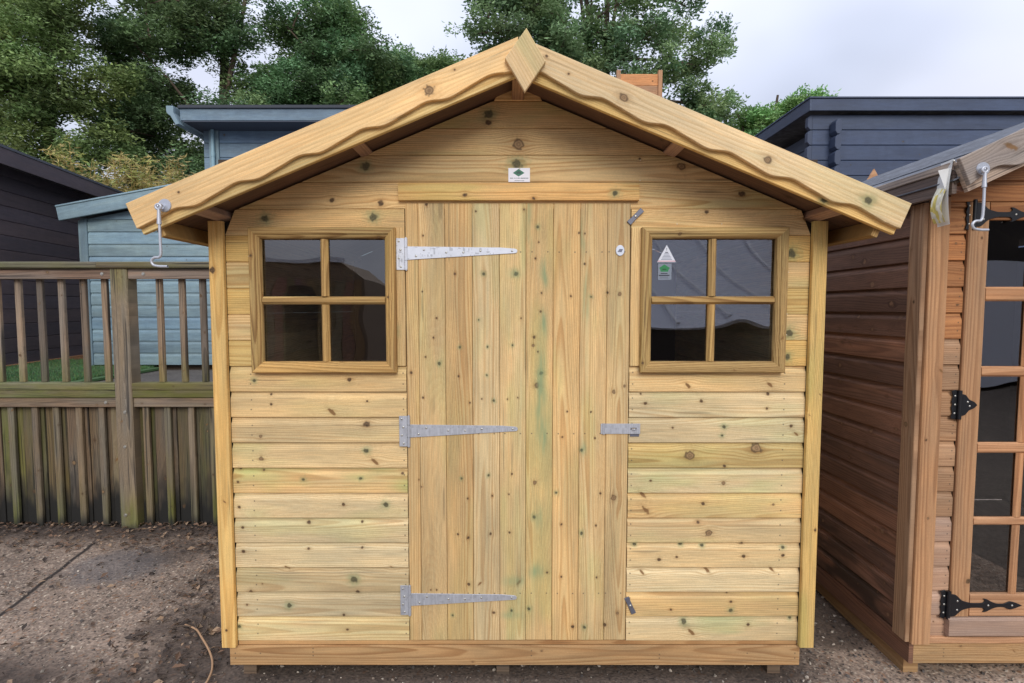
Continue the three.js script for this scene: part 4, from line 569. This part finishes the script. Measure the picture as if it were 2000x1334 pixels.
// ------------------------------------------------------------------ flat-roofed blue-grey garden building
{
  const t = thing('garden_building', 'flat-roofed blue-grey timber building with gutter showing above the pale shed roof, left side', 'garden building'); t.position.set(-3.735, 0.85, -4.6);
  const p = 0.172, o = { pal: 'blueDark', ppm: 140, paint: 1, pool: 'gb', poolSize: 7, rk: 0.4 }, prof = [[0, 0], [0, 0.024], [0.004, 0.03], [p - 0.008, 0.03], [p - 0.002, 0.022], [p - 0.002, 0]];
  for (let k = 0; k < 16; k++) { plank(t, 'wall_board', 2.6, p, 0.03, { ...o, prof }, T(0.19, 0.02 + p * k, 0)); plank(t, 'wall_board', 0.072, p, 0.03, { ...o, pool: 'gbs', prof }, T(0.0, 0.02 + p * k, 0)); plank(t, 'wall_board', 2.4, p, 0.03, { ...o, prof }, T(0.03, 0.02 + p * k, -2.4).multiply(RY(-Math.PI / 2))); }
  vb(t, 'corner_post', 0.0735, 0.1885, 0.0, 2.74, 0, 0.052, { pal: 'blue', ppm: 140, paint: 1 });
  add(t, 'downpipe', merge([new THREE.CylinderGeometry(0.021, 0.021, 1.6, 12).translate(0.135, 1.94, 0.082), new THREE.CylinderGeometry(0.025, 0.025, 0.05, 12).translate(0.135, 2.45, 0.082)]), new THREE.MeshStandardMaterial({ color: lin(140, 172, 182), roughness: 0.5, name: 'blue_grey_plastic' }));
  add(t, 'soffit', new THREE.BoxGeometry(2.8, 0.02, 2.7).translate(1.345, 2.752, -1.0), new THREE.MeshStandardMaterial({ color: lin(78, 84, 96), roughness: 0.8, name: 'soffit_paint' }));
  hb(t, 'fascia', -0.055, 2.75, 2.755, 2.888, 0.335, 0.357, { pal: 'blueDark', ppm: 140, paint: 1 });
  zb(t, 'fascia', -0.077, -0.056, 2.755, 2.888, -2.4, 0.357, { pal: 'blueDark', ppm: 140, paint: 1, left: true });
  add(t, 'roof_edge', new THREE.BoxGeometry(2.84, 0.032, 2.8).translate(1.33, 2.905, -1.02), new THREE.MeshStandardMaterial({ color: lin(62, 66, 74), roughness: 0.8, name: 'roof_membrane' }));
  const gs = new THREE.Shape(); gs.moveTo(0, 0.075); gs.lineTo(0, 0.02); gs.quadraticCurveTo(0.005, -0.01, 0.045, -0.03); gs.lineTo(0.10, -0.13); gs.lineTo(0.135, -0.12); gs.lineTo(0.075, 0.0); gs.lineTo(0.075, 0.075); gs.closePath();
  add(t, 'gutter', new THREE.ExtrudeGeometry(gs, { depth: 2.6, bevelEnabled: true, bevelSize: 0.003, bevelThickness: 0.003, bevelSegments: 1 }).translate(-0.205, 2.825, -2.2), new THREE.MeshStandardMaterial({ color: lin(128, 150, 160), roughness: 0.55, name: 'gutter_plastic' }));
  add(t, 'back_wall', new THREE.BoxGeometry(2.8, 2.72, 0.05).translate(1.4, 1.36, -2.45), dark);
}
// ------------------------------------------------------------------ slate-blue log cabin behind the brown shed
{
  const t = thing('log_cabin', 'slate-blue flat-roofed log cabin with crossed corner logs, behind the brown shed', 'cabin'); t.position.set(3.105, 0, -3.72);
  const p = 0.1555, o = { pal: 'navy', ppm: 140, paint: 1, pool: 'navy', poolSize: 7, rk: 0.5 }, prof = [[0, 0], [0, 0.04], [0.006, 0.049], [p - 0.008, 0.049], [p - 0.0015, 0.041], [p - 0.0015, 0]], N = 22;
  for (let k = 0; k < N; k++) {
    const y0 = 0.05 + p * k, ye = y0 + p / 2;
    plank(t, 'wall_log', 4.9, p, 0.049, { ...o, prof }, T(0, y0, 0));
    if (ye + p < 3.52) plank(t, 'side_log', 3.052, p, 0.049, { ...o, prof }, T(0.225, ye, -3.0).multiply(RY(-Math.PI / 2)));
  }
  for (let k = 12; k < N; k++) { const y0 = 0.05 + p * k + p / 2; if (y0 + p > 3.45) break; const g = plate([[0, 0.034], [0.020, 0.004], [0.045, 0.004], [0.064, 0.034], [0.064, p - 0.034], [0.045, p - 0.005], [0.020, p - 0.005], [0, p - 0.034]], 0.11, 0.003); add(t, 'crossing_log_end', g.translate(0.174, y0, 0.0535), new THREE.MeshStandardMaterial({ color: lin(60, 70, 91), roughness: 0.6, name: 'slate_blue_paint' })); }
  for (let k = 12; k < N; k++) { const y0 = 0.05 + p * k; add(t, 'log_end', plate([[0, 0.032], [0.026, 0.002], [0.05, 0.002], [0.05, p - 0.006], [0.026, p - 0.006], [0, p - 0.034]], 0.052, 0.002).translate(-0.052, y0, 0), new THREE.MeshStandardMaterial({ color: lin(60, 70, 91), roughness: 0.6, name: 'slate_blue_paint' })); }
  hb(t, 'fascia', -0.055, 4.9, 3.485, 3.605, 0.105, 0.127, { pal: 'navy', ppm: 140, paint: 1, vary: 0 }); zb(t, 'fascia', -0.077, -0.056, 3.485, 3.605, -3.4, 0.127, { pal: 'navy', ppm: 140, paint: 1, left: true, vary: 0 });
  hb(t, 'roof_trim', -0.085, 4.9, 3.606, 3.622, 0.09, 0.14, { pal: 'navy', ppm: 140, paint: 1 }); zb(t, 'roof_trim', -0.088, -0.03, 3.606, 3.622, -3.4, 0.089, { pal: 'navy', ppm: 140, paint: 1, left: true });
  add(t, 'roof_deck', new THREE.BoxGeometry(4.93, 0.03, 3.45).translate(2.42, 3.53, -1.62), felt); add(t, 'back_wall', new THREE.BoxGeometry(4.5, 3.4, 0.05).translate(2.5, 1.75, -3.05), dark);
}
// ------------------------------------------------------------------ top of a timber play tower above the roof
{
  const t = thing('play_tower', 'orange-brown timber tower top just showing above the right slope of the pale roof', 'play tower'); t.position.set(1.49, 0, -4.5);
  const o = { pal: 'orange', ppm: 160 };
  for (const [x, z] of [[-0.25, 0], [0.245, 0], [-0.25, -0.6], [0.245, -0.6]]) vb(t, 'post', x - 0.024, x + 0.024, 0, 4.275, z - 0.05, z, o);
  for (let k = 0; k < 8; k++) { const y = 3.16 + k * 0.135; hb(t, 'panel_board', -0.2255, 0.2205, y, y + 0.133, -0.040, -0.022, { ...o, rk: 2, warm: k % 2 ? 0.04 : -0.02 }); hb(t, 'panel_board', -0.2255, 0.2205, y, y + 0.133, -0.63, -0.612, { ...o, pool: 'pt' }); }
  for (let k = 0; k < 4; k++) hb(t, 'deck_board', -0.27, 0.265, 3.1, 3.12, -0.6 + k * 0.14, -0.6 + k * 0.14 + 0.13, { ...o, pool: 'ptd' });
}

// ------------------------------------------------------------------ trees: trunk, limbs, and leaves gathered in clumps on the twigs
function leafClump(seed, n, R, len, wid, droop) {
  const r = rng(seed), pos = [], nor = [], ts = [], v = new THREE.Vector3(), q = new THREE.Quaternion(), e = new THREE.Euler();
  for (let i = 0; i < n; i++) {
    const a = r() * 6.283, b = Math.acos(2 * r() - 1), rad = R * Math.cbrt(r()); const c = new THREE.Vector3(Math.sin(b) * Math.cos(a), Math.cos(b) * 0.75, Math.sin(b) * Math.sin(a)).multiplyScalar(rad);
    e.set((r() - 0.5) * 1.6 + droop, r() * 6.283, (r() - 0.5) * 1.4); q.setFromEuler(e); const L = len * (0.6 + 0.7 * r()), W = wid * (0.7 + 0.6 * r());
    const P = [[0, 0, 0], [W / 2, -0.1 * W, L * 0.45], [0, 0.02, L], [-W / 2, -0.1 * W, L * 0.45]].map(k => v.set(...k).applyQuaternion(q).add(c).toArray());
    const nn = v.set(0, 1, 0).applyQuaternion(q).toArray(); for (const k of P) { pos.push(...k); nor.push(...nn); } ts.push(r());
  }
  return { p: pos, n: nor, t: ts };
}
// all leaves of one plant: every clump is one of a few tufts, turned and tinted
function foliage(parent, name, clumps, seed, n, R, len, wid, droop) {
  const r = rng(seed), tufts = [0, 1, 2, 3, 4].map(k => leafClump(seed * 7 + k, n, R, len, wid, droop)), per = n * 4, pos = new Float32Array(clumps.length * per * 3), nor = new Float32Array(clumps.length * per * 3), col = new Float32Array(clumps.length * per * 3), idx = new Uint32Array(clumps.length * n * 6), uv = new Float32Array(clumps.length * per * 2);
  let o = 0, q = 0;
  for (const c of clumps) {
    const t = tufts[Math.floor(r() * 5)], a = r() * 6.283, ca = Math.cos(a), sa = Math.sin(a), tl = (r() - 0.5) * 0.8, ct = Math.cos(tl), st = Math.sin(tl), P = t.p, N = t.n;
    for (let i = 0; i < per; i++) {
      const b = i * 3, base = o + i; for (const [S, A, k, dx, dy, dz] of [[P, pos, c.s, c.x, c.y, c.z], [N, nor, 1, 0, 0, 0]]) { const x = S[b], y = S[b + 1] * ct - S[b + 2] * st, z = S[b + 1] * st + S[b + 2] * ct; A[base * 3] = dx + k * (x * ca + z * sa); A[base * 3 + 1] = dy + k * y; A[base * 3 + 2] = dz + k * (z * ca - x * sa); }
      const v = 0.82 + 0.36 * t.t[i >> 2]; col[base * 3] = c.c[0] * v; col[base * 3 + 1] = c.c[1] * v; col[base * 3 + 2] = c.c[2] * v; uv[base * 2] = uv[base * 2 + 1] = 0.5;
    }
    for (let i = 0; i < n; i++) { const s = o + i * 4; idx[q++] = s; idx[q++] = s + 2; idx[q++] = s + 1; idx[q++] = s; idx[q++] = s + 3; idx[q++] = s + 2; }
    o += per;
  }
  const g = new THREE.BufferGeometry(); g.setAttribute('position', new THREE.BufferAttribute(pos, 3)); g.setAttribute('normal', new THREE.BufferAttribute(nor, 3)); g.setAttribute('color', new THREE.BufferAttribute(col, 3)); g.setAttribute('uv', new THREE.BufferAttribute(uv, 2)); g.setIndex(new THREE.BufferAttribute(idx, 1));
  return add(parent, name, g, leafMat);
}
const bark = new THREE.MeshStandardMaterial({ map: noiseTex(128, 256, (i, j) => { const k = 0.55 + 0.6 * vn(i / 3, j / 14) + 0.2 * vn(i / 1.5, j / 5); return [92 * k, 78 * k, 66 * k]; }), roughness: 0.95, name: 'bark' });
const leafMat = new THREE.MeshPhysicalMaterial({ roughness: 0.85, transmission: 0.35, thickness: 0, specularIntensity: 0.22, vertexColors: true, name: 'leaf' });
function limb(a, b, r0, r1, bend, r, seg = 6) { const m = a.clone().lerp(b, 0.5).add(new THREE.Vector3((r() - 0.5) * bend, r() * bend * 0.5, (r() - 0.5) * bend)); const c = new THREE.QuadraticBezierCurve3(a, m, b); const g = new THREE.TubeGeometry(c, seg, 1, 7, false), p = g.attributes.position; const P = c.getSpacedPoints(seg); for (let i = 0; i <= seg; i++) { const rad = mix(r0, r1, i / seg); for (let j = 0; j < 8; j++) { const k = i * 8 + j; const o = P[i]; p.setXYZ(k, o.x + (p.getX(k) - o.x) * rad, o.y + (p.getY(k) - o.y) * rad, o.z + (p.getZ(k) - o.z) * rad); } } return g; }
/* lobes: [x, y, z, rx, ry, rz, blobs]; each blob is a bough end with clumps of leaves round it */
function tree(o) {
  const t = thing(o.name, o.label, 'tree', o.group), r = rng(o.seed), B = new THREE.Vector3(...o.base); t.position.copy(B);
  const wood = [], twigs = [], fork = new THREE.Vector3(o.lean || 0, o.fork, 0), top = new THREE.Vector3(...o.top).sub(B);
  const stems = [];
  for (let s = 0; s < (o.stems || 1); s++) { const off = s ? new THREE.Vector3((r() - 0.5) * 1.2, -0.4 * r(), (r() - 0.5)) : new THREE.Vector3(); const f = fork.clone().add(off), tp = top.clone().add(s ? new THREE.Vector3((r() - 0.5) * 3.2, -1.5 * r(), (r() - 0.5) * 2) : new THREE.Vector3()); wood.push(limb(new THREE.Vector3(s ? (r() - 0.5) * 0.8 : 0, -0.2, 0), f, o.r * (s ? 0.7 : 1), o.r * (s ? 0.5 : 0.72), 0.5, r, 8)); wood.push(limb(f, tp, o.r * (s ? 0.5 : 0.72), 0.03, 0.9, r, 12)); stems.push([f, tp]); }
  const blobs = [];
  for (const [x, y, z, rx, ry, rz, n] of o.lobes) for (let i = 0; i < n; i++) {
    const a = r() * 6.283, b = Math.acos(2 * r() - 1), k = Math.pow(r(), 0.38); const d = new THREE.Vector3(Math.sin(b) * Math.cos(a), Math.cos(b), Math.sin(b) * Math.sin(a));
    blobs.push({ p: new THREE.Vector3(x + rx * k * d.x, y + ry * k * d.y, z + rz * k * d.z).sub(B), d, k, c: new THREE.Vector3(x, y, z).sub(B) });
  }
  const limbs = [];
  for (const [i, b] of blobs.entries()) {
    const [f, tp] = stems[i % stems.length]; let h = Math.min(0.95, Math.max(0, (b.p.y - 1.2 - f.y - (b.p.clone().setY(0).length()) * 0.55) / (tp.y - f.y))); const from = f.clone().lerp(tp, h);
    let best = from, bd = from.distanceTo(b.p); for (const q of limbs) { const dd = q.distanceTo(b.p) * 1.25; if (dd < bd && q.y < b.p.y + 0.2) { bd = dd; best = q; } }
    const L = best.distanceTo(b.p); wood.push(limb(best, b.p, Math.min(o.r * 0.28, 0.012 + 0.018 * L), 0.010, 0.25 * L, r, 5)); if (L > 0.8) limbs.push(best.clone().lerp(b.p, 0.6)); limbs.push(b.p);
    for (let k = 0; k < 3; k++) twigs.push(limb(b.p.clone().lerp(best, 0.15 * k), b.p.clone().add(new THREE.Vector3((r() - 0.5) * 1.6, (r() - 0.3) * 1.2, (r() - 0.5) * 1.6).multiplyScalar(o.blob)), 0.010, 0.004, 0.1, r, 3));
  }
  add(t, 'trunk', merge([...wood, ...twigs]), bark);
  const clumps = []; for (const b of blobs) { const hue = r() - 0.5, val = 0.74 + 0.52 * r(); for (let i = 0; i < o.per; i++) {
    const a = r() * 6.283, e = Math.acos(2 * r() - 1), rad = o.blob * Math.cbrt(r()) * (0.75 + 0.5 * r()), v = val * (0.85 + 0.3 * r());
    clumps.push({ x: b.p.x + Math.sin(e) * Math.cos(a) * rad, y: b.p.y + Math.cos(e) * rad * 0.62 + 0.05, z: b.p.z + Math.sin(e) * Math.sin(a) * rad, s: 0.7 + 0.6 * r(), c: [o.col[0] * v * (1 + 0.25 * hue), o.col[1] * v, o.col[2] * v * (1 - 0.2 * hue)] }); } }
  foliage(t, 'crown', clumps, o.seed + 5, o.leaves || 20, o.clump, o.leaf, o.leaf * 0.48, 0.35);
  return t;
}
const trees = [
  { name: 'broadleaf_tree', label: 'tall olive-green broadleaf tree filling the top left corner above the dark cabin', base: [-13.2, 0.85, -13.6], top: [-13.4, 13.4, -13.6], fork: 3.2, r: 0.26, stems: 2, seed: 3, blob: 0.62, per: 46, clump: 0.2, leaf: 0.11, col: [0.230, 0.320, 0.115],
    lobes: [[-13.6, 10.6, -13.0, 2.1, 2.2, 1.8, 26], [-12.2, 8.2, -12.6, 1.6, 1.8, 1.6, 24], [-14.4, 7.2, -13.2, 1.8, 2.0, 1.6, 22], [-11.6, 5.6, -13.0, 1.5, 1.6, 1.4, 16], [-13.6, 4.6, -12.8, 2.2, 1.6, 1.5, 18], [-16.5, 9.0, -13.5, 2.2, 3.6, 1.8, 26]] },
  { name: 'dark_tree', label: 'tall dark green tree with bare trunks showing, left of the flat-roofed blue-grey building', base: [-9.5, 0.85, -15.6], top: [-9.3, 15.0, -15.6], fork: 4.2, r: 0.24, stems: 3, seed: 21, blob: 0.66, per: 40, clump: 0.2, leaf: 0.11, col: [0.175, 0.270, 0.118],
    lobes: [[-10.3, 12.3, -15.4, 1.7, 2.2, 1.8, 26], [-10.6, 9.8, -15.2, 2.0, 1.8, 1.6, 22], [-9.0, 9.6, -15.4, 1.0, 1.4, 1.4, 12], [-10.8, 6.9, -15.0, 1.9, 1.7, 1.6, 20], [-8.6, 6.8, -15.3, 1.5, 1.6, 1.4, 7], [-9.6, 4.5, -15.0, 2.2, 1.4, 1.4, 16], [-12.2, 4.4, -15.6, 1.8, 1.6, 1.4, 16], [-11.6, 9.4, -15.6, 1.3, 1.7, 1.2, 16], [-12.0, 7.2, -15.8, 1.2, 1.2, 1.2, 10], [-9.2, 5.6, -14.6, 1.6, 1.2, 1.0, 12]] },
  { name: 'round_tree', label: 'dense round-crowned green tree behind the flat-roofed blue-grey building', base: [-6.4, 0.85, -17.2], top: [-6.4, 12.2, -17.2], fork: 3.6, r: 0.24, seed: 40, blob: 0.62, per: 46, clump: 0.21, leaf: 0.115, col: [0.200, 0.330, 0.148],
    lobes: [[-6.5, 10.5, -16.8, 1.5, 1.5, 1.5, 34], [-5.2, 9.2, -16.6, 1.5, 1.6, 1.4, 26], [-7.5, 8.7, -16.8, 1.2, 1.2, 1.3, 20], [-6.4, 7.6, -16.4, 2.4, 1.4, 1.5, 30], [-8.4, 6.6, -16.8, 1.4, 1.8, 1.4, 18], [-4.4, 7.0, -17.0, 1.5, 1.6, 1.4, 20]] },
  { name: 'low_tree', label: 'low dark green tree between the round tree and the pale shed roof peak', base: [-2.9, 0.6, -18.2], top: [-3.1, 9.9, -18.2], fork: 3.4, r: 0.18, seed: 63, blob: 0.55, per: 42, clump: 0.2, leaf: 0.11, col: [0.195, 0.315, 0.128],
    lobes: [[-3.7, 9.6, -18.0, 0.9, 1.0, 1.0, 20], [-2.5, 9.3, -17.8, 1.0, 0.8, 1.0, 18], [-1.6, 9.2, -18.2, 0.8, 0.7, 0.9, 12], [-3.0, 8.0, -18, 2.0, 0.9, 1.2, 24], [-4.9, 9.4, -18, 0.9, 0.8, 0.9, 14], [-1.0, 8.7, -18, 0.7, 0.6, 0.8, 12]] },
  { name: 'airy_tree', label: 'wide airy tree with visible branches above the peak and right slope of the pale roof', base: [2.9, 0, -14.2], top: [3.0, 13.4, -14.2], fork: 4.6, r: 0.24, stems: 4, seed: 91, blob: 0.46, per: 19, clump: 0.2, leaf: 0.115, col: [0.240, 0.360, 0.180],
    lobes: [[0.2, 9.3, -13.8, 1.5, 1.2, 1.3, 22], [-0.7, 8.1, -13.8, 0.8, 0.7, 1.0, 10], [2.2, 10.4, -14.0, 1.8, 1.8, 1.4, 24], [1.6, 8.3, -13.8, 1.4, 0.9, 1.2, 14], [4.4, 10.6, -14.2, 1.5, 1.6, 1.4, 17], [5.5, 9.0, -14.2, 0.9, 0.9, 1.0, 10], [4.0, 8.3, -14.2, 1.1, 0.8, 1.0, 6], [-0.1, 9.9, -13.6, 1.1, 1.2, 1.0, 12], [0.9, 8.9, -13.4, 1.2, 0.9, 0.9, 12], [3.2, 9.3, -13.8, 1.3, 0.9, 1.0, 12], [3.6, 7.7, -13.6, 0.9, 0.6, 0.7, 10], [5.6, 7.2, -13.9, 0.9, 0.7, 0.9, 11], [5.0, 6.5, -13.7, 1.0, 0.5, 0.8, 9], [4.2, 6.4, -13.8, 1.2, 0.8, 0.9, 12], [6.2, 6.2, -13.6, 0.7, 0.7, 0.8, 8]] },
  { name: 'bushy_tree', label: 'bright green bushy tree top beside the slate-blue log cabin roof', base: [6.9, 0, -12.4], top: [6.9, 7.0, -12.4], fork: 2.4, r: 0.12, stems: 2, seed: 120, blob: 0.34, per: 26, clump: 0.15, leaf: 0.10, col: [0.250, 0.42, 0.150],
    lobes: [[6.6, 6.0, -12.2, 0.75, 0.75, 0.7, 26], [7.35, 6.35, -12.2, 0.55, 0.55, 0.6, 18], [6.1, 5.3, -12.0, 0.7, 0.6, 0.6, 16], [7.5, 5.3, -12.0, 0.8, 0.9, 0.6, 20], [6.7, 4.4, -12.0, 1.3, 0.8, 0.7, 18]] },
];
trees.forEach(tree);

// golden bamboo-like shrubs over the dark cabin roof
function shrub(label, x, y, z, n, h, spread, seed) {
  const t = thing('golden_bamboo', label, 'shrub', 'golden bamboo clumps behind the dark cabin'), r = rng(seed); t.position.set(x, y, z); const st = [], cl = [];
  for (let i = 0; i < n; i++) { const a = new THREE.Vector3((r() - 0.5) * spread * 0.6, 0, (r() - 0.5) * 0.5), b = new THREE.Vector3(a.x + (r() - 0.5) * spread * 0.7, h * (0.72 + 0.34 * r()), a.z + (r() - 0.5) * 0.6); st.push(limb(a, b, 0.009, 0.003, 0.2, r, 5)); for (let k = 0; k < 16; k++) cl.push(a.clone().lerp(b, 0.55 + 0.46 * r()).add(new THREE.Vector3((r() - 0.5) * 0.16, (r() - 0.5) * 0.1, (r() - 0.5) * 0.16))); }
  add(t, 'stem', merge(st), new THREE.MeshStandardMaterial({ color: lin(150, 128, 70), roughness: 0.7, name: 'cane' }));
  foliage(t, 'foliage', cl.map(p => { const v = 0.8 + 0.5 * r(); return { x: p.x, y: p.y, z: p.z, s: 0.7 + r() * 0.6, c: r() < 0.6 ? [0.44 * v, 0.35 * v, 0.13 * v] : [0.34 * v, 0.36 * v, 0.10 * v] }; }), seed + 1, 12, 0.085, 0.085, 0.016, 0.1);
}
shrub('golden bamboo clump nearest the dark cabin roof, left of the others', -6.35, 0.85, -6.1, 30, 2.85, 0.9, 201);
shrub('golden bamboo clump in the middle, above the left end of the blue-grey shed roof', -5.7, 0.85, -6.2, 34, 2.75, 0.9, 202);
shrub('golden bamboo clump at the right, against the pale shed bargeboard', -4.95, 0.85, -6.0, 30, 2.65, 0.8, 203);

// ------------------------------------------------------------------ loose things on the yard
{
  const tw = thing('twig', 'thin curved dry twig lying on the gravel by the left corner of the pale shed', 'twig'); tw.position.set(-1.38, -0.026, -0.15);
  const p = [[-0.17, 0.012, -0.20], [-0.10, 0.012, -0.165], [-0.03, 0.02, -0.09], [0.05, 0.016, -0.005], [0.10, 0.012, 0.06], [0.135, 0.012, 0.13], [0.150, 0.010, 0.20], [0.152, 0.008, 0.27]];
  add(tw, 'stalk', tube(p, 0.0043, 60, 7), new THREE.MeshStandardMaterial({ color: lin(176, 140, 106), roughness: 0.85, name: 'dry_twig' }));
  for (const [a, b] of [[[-0.10, 0.014, -0.165], [-0.17, 0.02, -0.235]], [[-0.10, 0.014, -0.165], [-0.125, 0.03, -0.265]], [[-0.03, 0.02, -0.09], [-0.07, 0.03, -0.215]], [[-0.13, 0.014, -0.18], [-0.23, 0.012, -0.17]]]) add(tw, 'side_shoot', tube([a, [(a[0] + b[0]) / 2 + 0.01, 0.022, (a[2] + b[2]) / 2], b], 0.0032, 14, 6), bark);
  // fallen leaves, mostly drifted against the retaining boards
  const lf = new THREE.BufferGeometry(); lf.setAttribute('position', new THREE.Float32BufferAttribute([0, 0, -0.022, 0.012, 0.006, 0, 0, 0.002, 0.022, 0, 0, -0.022, 0, 0.002, 0.022, -0.012, 0.007, 0], 3)); lf.setAttribute('uv', new THREE.Float32BufferAttribute(new Array(12).fill(0.5), 2)); lf.computeVertexNormals();
  const r = rng(640), n = 2600, m = new THREE.InstancedMesh(lf, new THREE.MeshStandardMaterial({ roughness: 0.8, side: THREE.DoubleSide, name: 'dead_leaf' }), n), D = new THREE.Object3D(), c = new THREE.Color();
  for (let i = 0; i < n; i++) { const k = r(); let x, z; if (k < 0.62) { x = -4.2 + r() * 2.9; z = -1.50 + Math.pow(r(), 2) * 0.42; } else if (k < 0.86) { x = -1.8 + r() * 0.6; z = -1.2 + r() * 1.5; } else { x = -3.6 + r() * 2.4; z = -1.3 + r() * 1.7; }
    D.position.set(x, gy(x, z) + 0.008 + r() * 0.010, z); D.rotation.set((r() - 0.5) * 1.1, r() * 6.28, (r() - 0.5) * 1.1); D.scale.setScalar(0.3 + r() * 0.75); D.updateMatrix(); m.setMatrixAt(i, D.matrix); const v = 0.5 + r(), h = r(); h < 0.45 ? c.setRGB(0.055 * v, 0.038 * v, 0.028 * v) : h < 0.8 ? c.setRGB(0.13 * v, 0.075 * v, 0.045 * v) : c.setRGB(0.24 * v, 0.16 * v, 0.10 * v); m.setColorAt(i, c); }
  m.name = 'fallen_leaves'; m.userData = { kind: 'stuff', label: 'dead brown leaves and bark bits drifted along the foot of the fence and over the gravel', category: 'leaves' }; m.castShadow = true; scene.add(m);
  const pb = new THREE.IcosahedronGeometry(0.006, 0).scale(1, 0.6, 1.2), np = 7000, q = new THREE.InstancedMesh(pb, new THREE.MeshStandardMaterial({ roughness: 0.85, name: 'pebble' }), np);
  for (let i = 0; i < np; i++) { const right = r() < 0.4, x = right ? 1.1 + r() * 1.5 : -3.6 + r() * 4.8, z = right ? -1.2 + r() * 1.6 : -1.25 + Math.pow(r(), 0.7) * 1.7; D.position.set(x, gy(x, z) + 0.002, z); D.rotation.set(r() * 3, r() * 6, r() * 3); D.scale.setScalar(0.35 + 1.1 * Math.pow(r(), 3)); D.updateMatrix(); q.setMatrixAt(i, D.matrix); const v = 0.4 + r() * 0.9, h = r(); h < 0.3 ? c.setRGB(0.42 * v, 0.36 * v, 0.29 * v) : h < 0.6 ? c.setRGB(0.22 * v, 0.17 * v, 0.13 * v) : c.setRGB(0.10 * v, 0.085 * v, 0.075 * v); q.setColorAt(i, c); }
  q.name = 'gravel'; q.userData = { kind: 'stuff', label: 'loose fine gravel scattered over the yard', category: 'gravel' }; q.castShadow = true; scene.add(q);
  const rd = (i, k) => { const x = r(); return x; };
  // spilled screw in front of the shed
  const sc = thing('loose_screw', 'single bright screw lying on the gravel under the front bearer of the pale shed', 'screw'); sc.position.set(-0.83, -0.028, 0.05); add(sc, 'shank', new THREE.CylinderGeometry(0.002, 0.001, 0.04, 8).rotateZ(1.45).rotateY(-0.5), screwMat); add(sc, 'head', new THREE.CylinderGeometry(0.0045, 0.002, 0.003, 10).rotateZ(1.45).translate(-0.020, 0.002, -0.011), screwMat);
}

// ------------------------------------------------------------------ across the yard, behind the camera: seen only as reflections in the panes
{
  const m = thing('pale_store', 'low shed across the yard with pale grey sheeted roof, mirrored in right window', 'building'); m.position.set(3.6, 0, 9);
  const pale = new THREE.MeshStandardMaterial({ color: lin(226, 228, 238), roughness: 0.6, name: 'pale_sheeting' }), dk = new THREE.MeshStandardMaterial({ color: lin(52, 46, 42), roughness: 0.8, name: 'dark_plinth' });
  add(m, 'roof', new THREE.BoxGeometry(6.4, 0.05, 5).rotateX(-0.60).translate(0.6, 2.48, 2.03), pale); add(m, 'wall', new THREE.BoxGeometry(6.2, 1.04, 4).translate(0.6, 0.52, 2.05), dk); add(m, 'ridge_beam', new THREE.BoxGeometry(6.4, 0.14, 0.3).translate(0.6, 3.9, 4.1), dk);
  for (const x of [-1.5, -0.4, 0.7, 1.8]) add(m, 'cable', tube([0, 0.25, 0.5, 0.75, 1].map((k, i) => [x + 1.2 * k + 0.12 * Math.sin(i * 2.2), 3.90 - 2.74 * k + 0.05, 4.04 - 4.0 * k - 0.05]), 0.035, 40, 6), new THREE.MeshStandardMaterial({ color: lin(246, 246, 250), roughness: 0.5, name: 'white_cable' }));
  const bn = thing('barn', 'tall dark-boarded barn across the yard, mirrored in the glazed door of the brown shed', 'barn'); bn.position.set(12.2, 0, 8); add(bn, 'wall', new THREE.BoxGeometry(10, 4.4, 4).translate(0, 2.2, 2), dk); add(bn, 'roof', new THREE.BoxGeometry(10.4, 0.12, 4.6).translate(0, 4.46, 2), dk); for (const x of [-3.4, 0.4, 3]) add(bn, 'door', new THREE.BoxGeometry(1.3, 2.3, 0.06).translate(x, 1.15, -0.035), pale);
  const d = thing('dark_store', 'dark brown timber shed across the yard, mirrored in the left-hand window', 'shed'); d.position.set(-5.2, 0, 9);
  const s = new THREE.Shape([[-3.2, 0], [2.2, 0], [2.2, 2.0], [1.6, 2.42], [-3.2, 2.5]].map(p => new THREE.Vector2(...p))); add(d, 'wall', new THREE.ExtrudeGeometry(s, { depth: 3, bevelEnabled: false }), new THREE.MeshStandardMaterial({ color: lin(128, 108, 90), roughness: 0.8, name: 'dark_boards' }));
  for (const [x, w] of [[-0.9, 0.9], [0.9, 0.7]]) { add(d, 'door', new THREE.BoxGeometry(w, 1.7, 0.05).translate(x, 0.95, -0.03), new THREE.MeshStandardMaterial({ color: lin(40, 34, 30), roughness: 0.7, name: 'dark_door' })); }
  for (let k = 0; k < 26; k++) add(d, 'wall_board', new THREE.BoxGeometry(0.19, 1.96, 0.02).translate(-3.1 + k * 0.205, 1.0, -0.012), new THREE.MeshStandardMaterial({ color: lin(118 + (k * 37) % 30, 98 + (k * 37) % 26, 80 + (k * 37) % 22), roughness: 0.8, name: 'dark_boards' }));
  add(d, 'fascia', new THREE.BoxGeometry(5.0, 0.10, 0.06).translate(-0.8, 2.46, -0.03), pale);
}

scene.traverse(o => { if (o.isMesh && o.name !== 'pane') { o.castShadow = true; o.receiveShadow = true; } });
renderer.render(scene, camera);
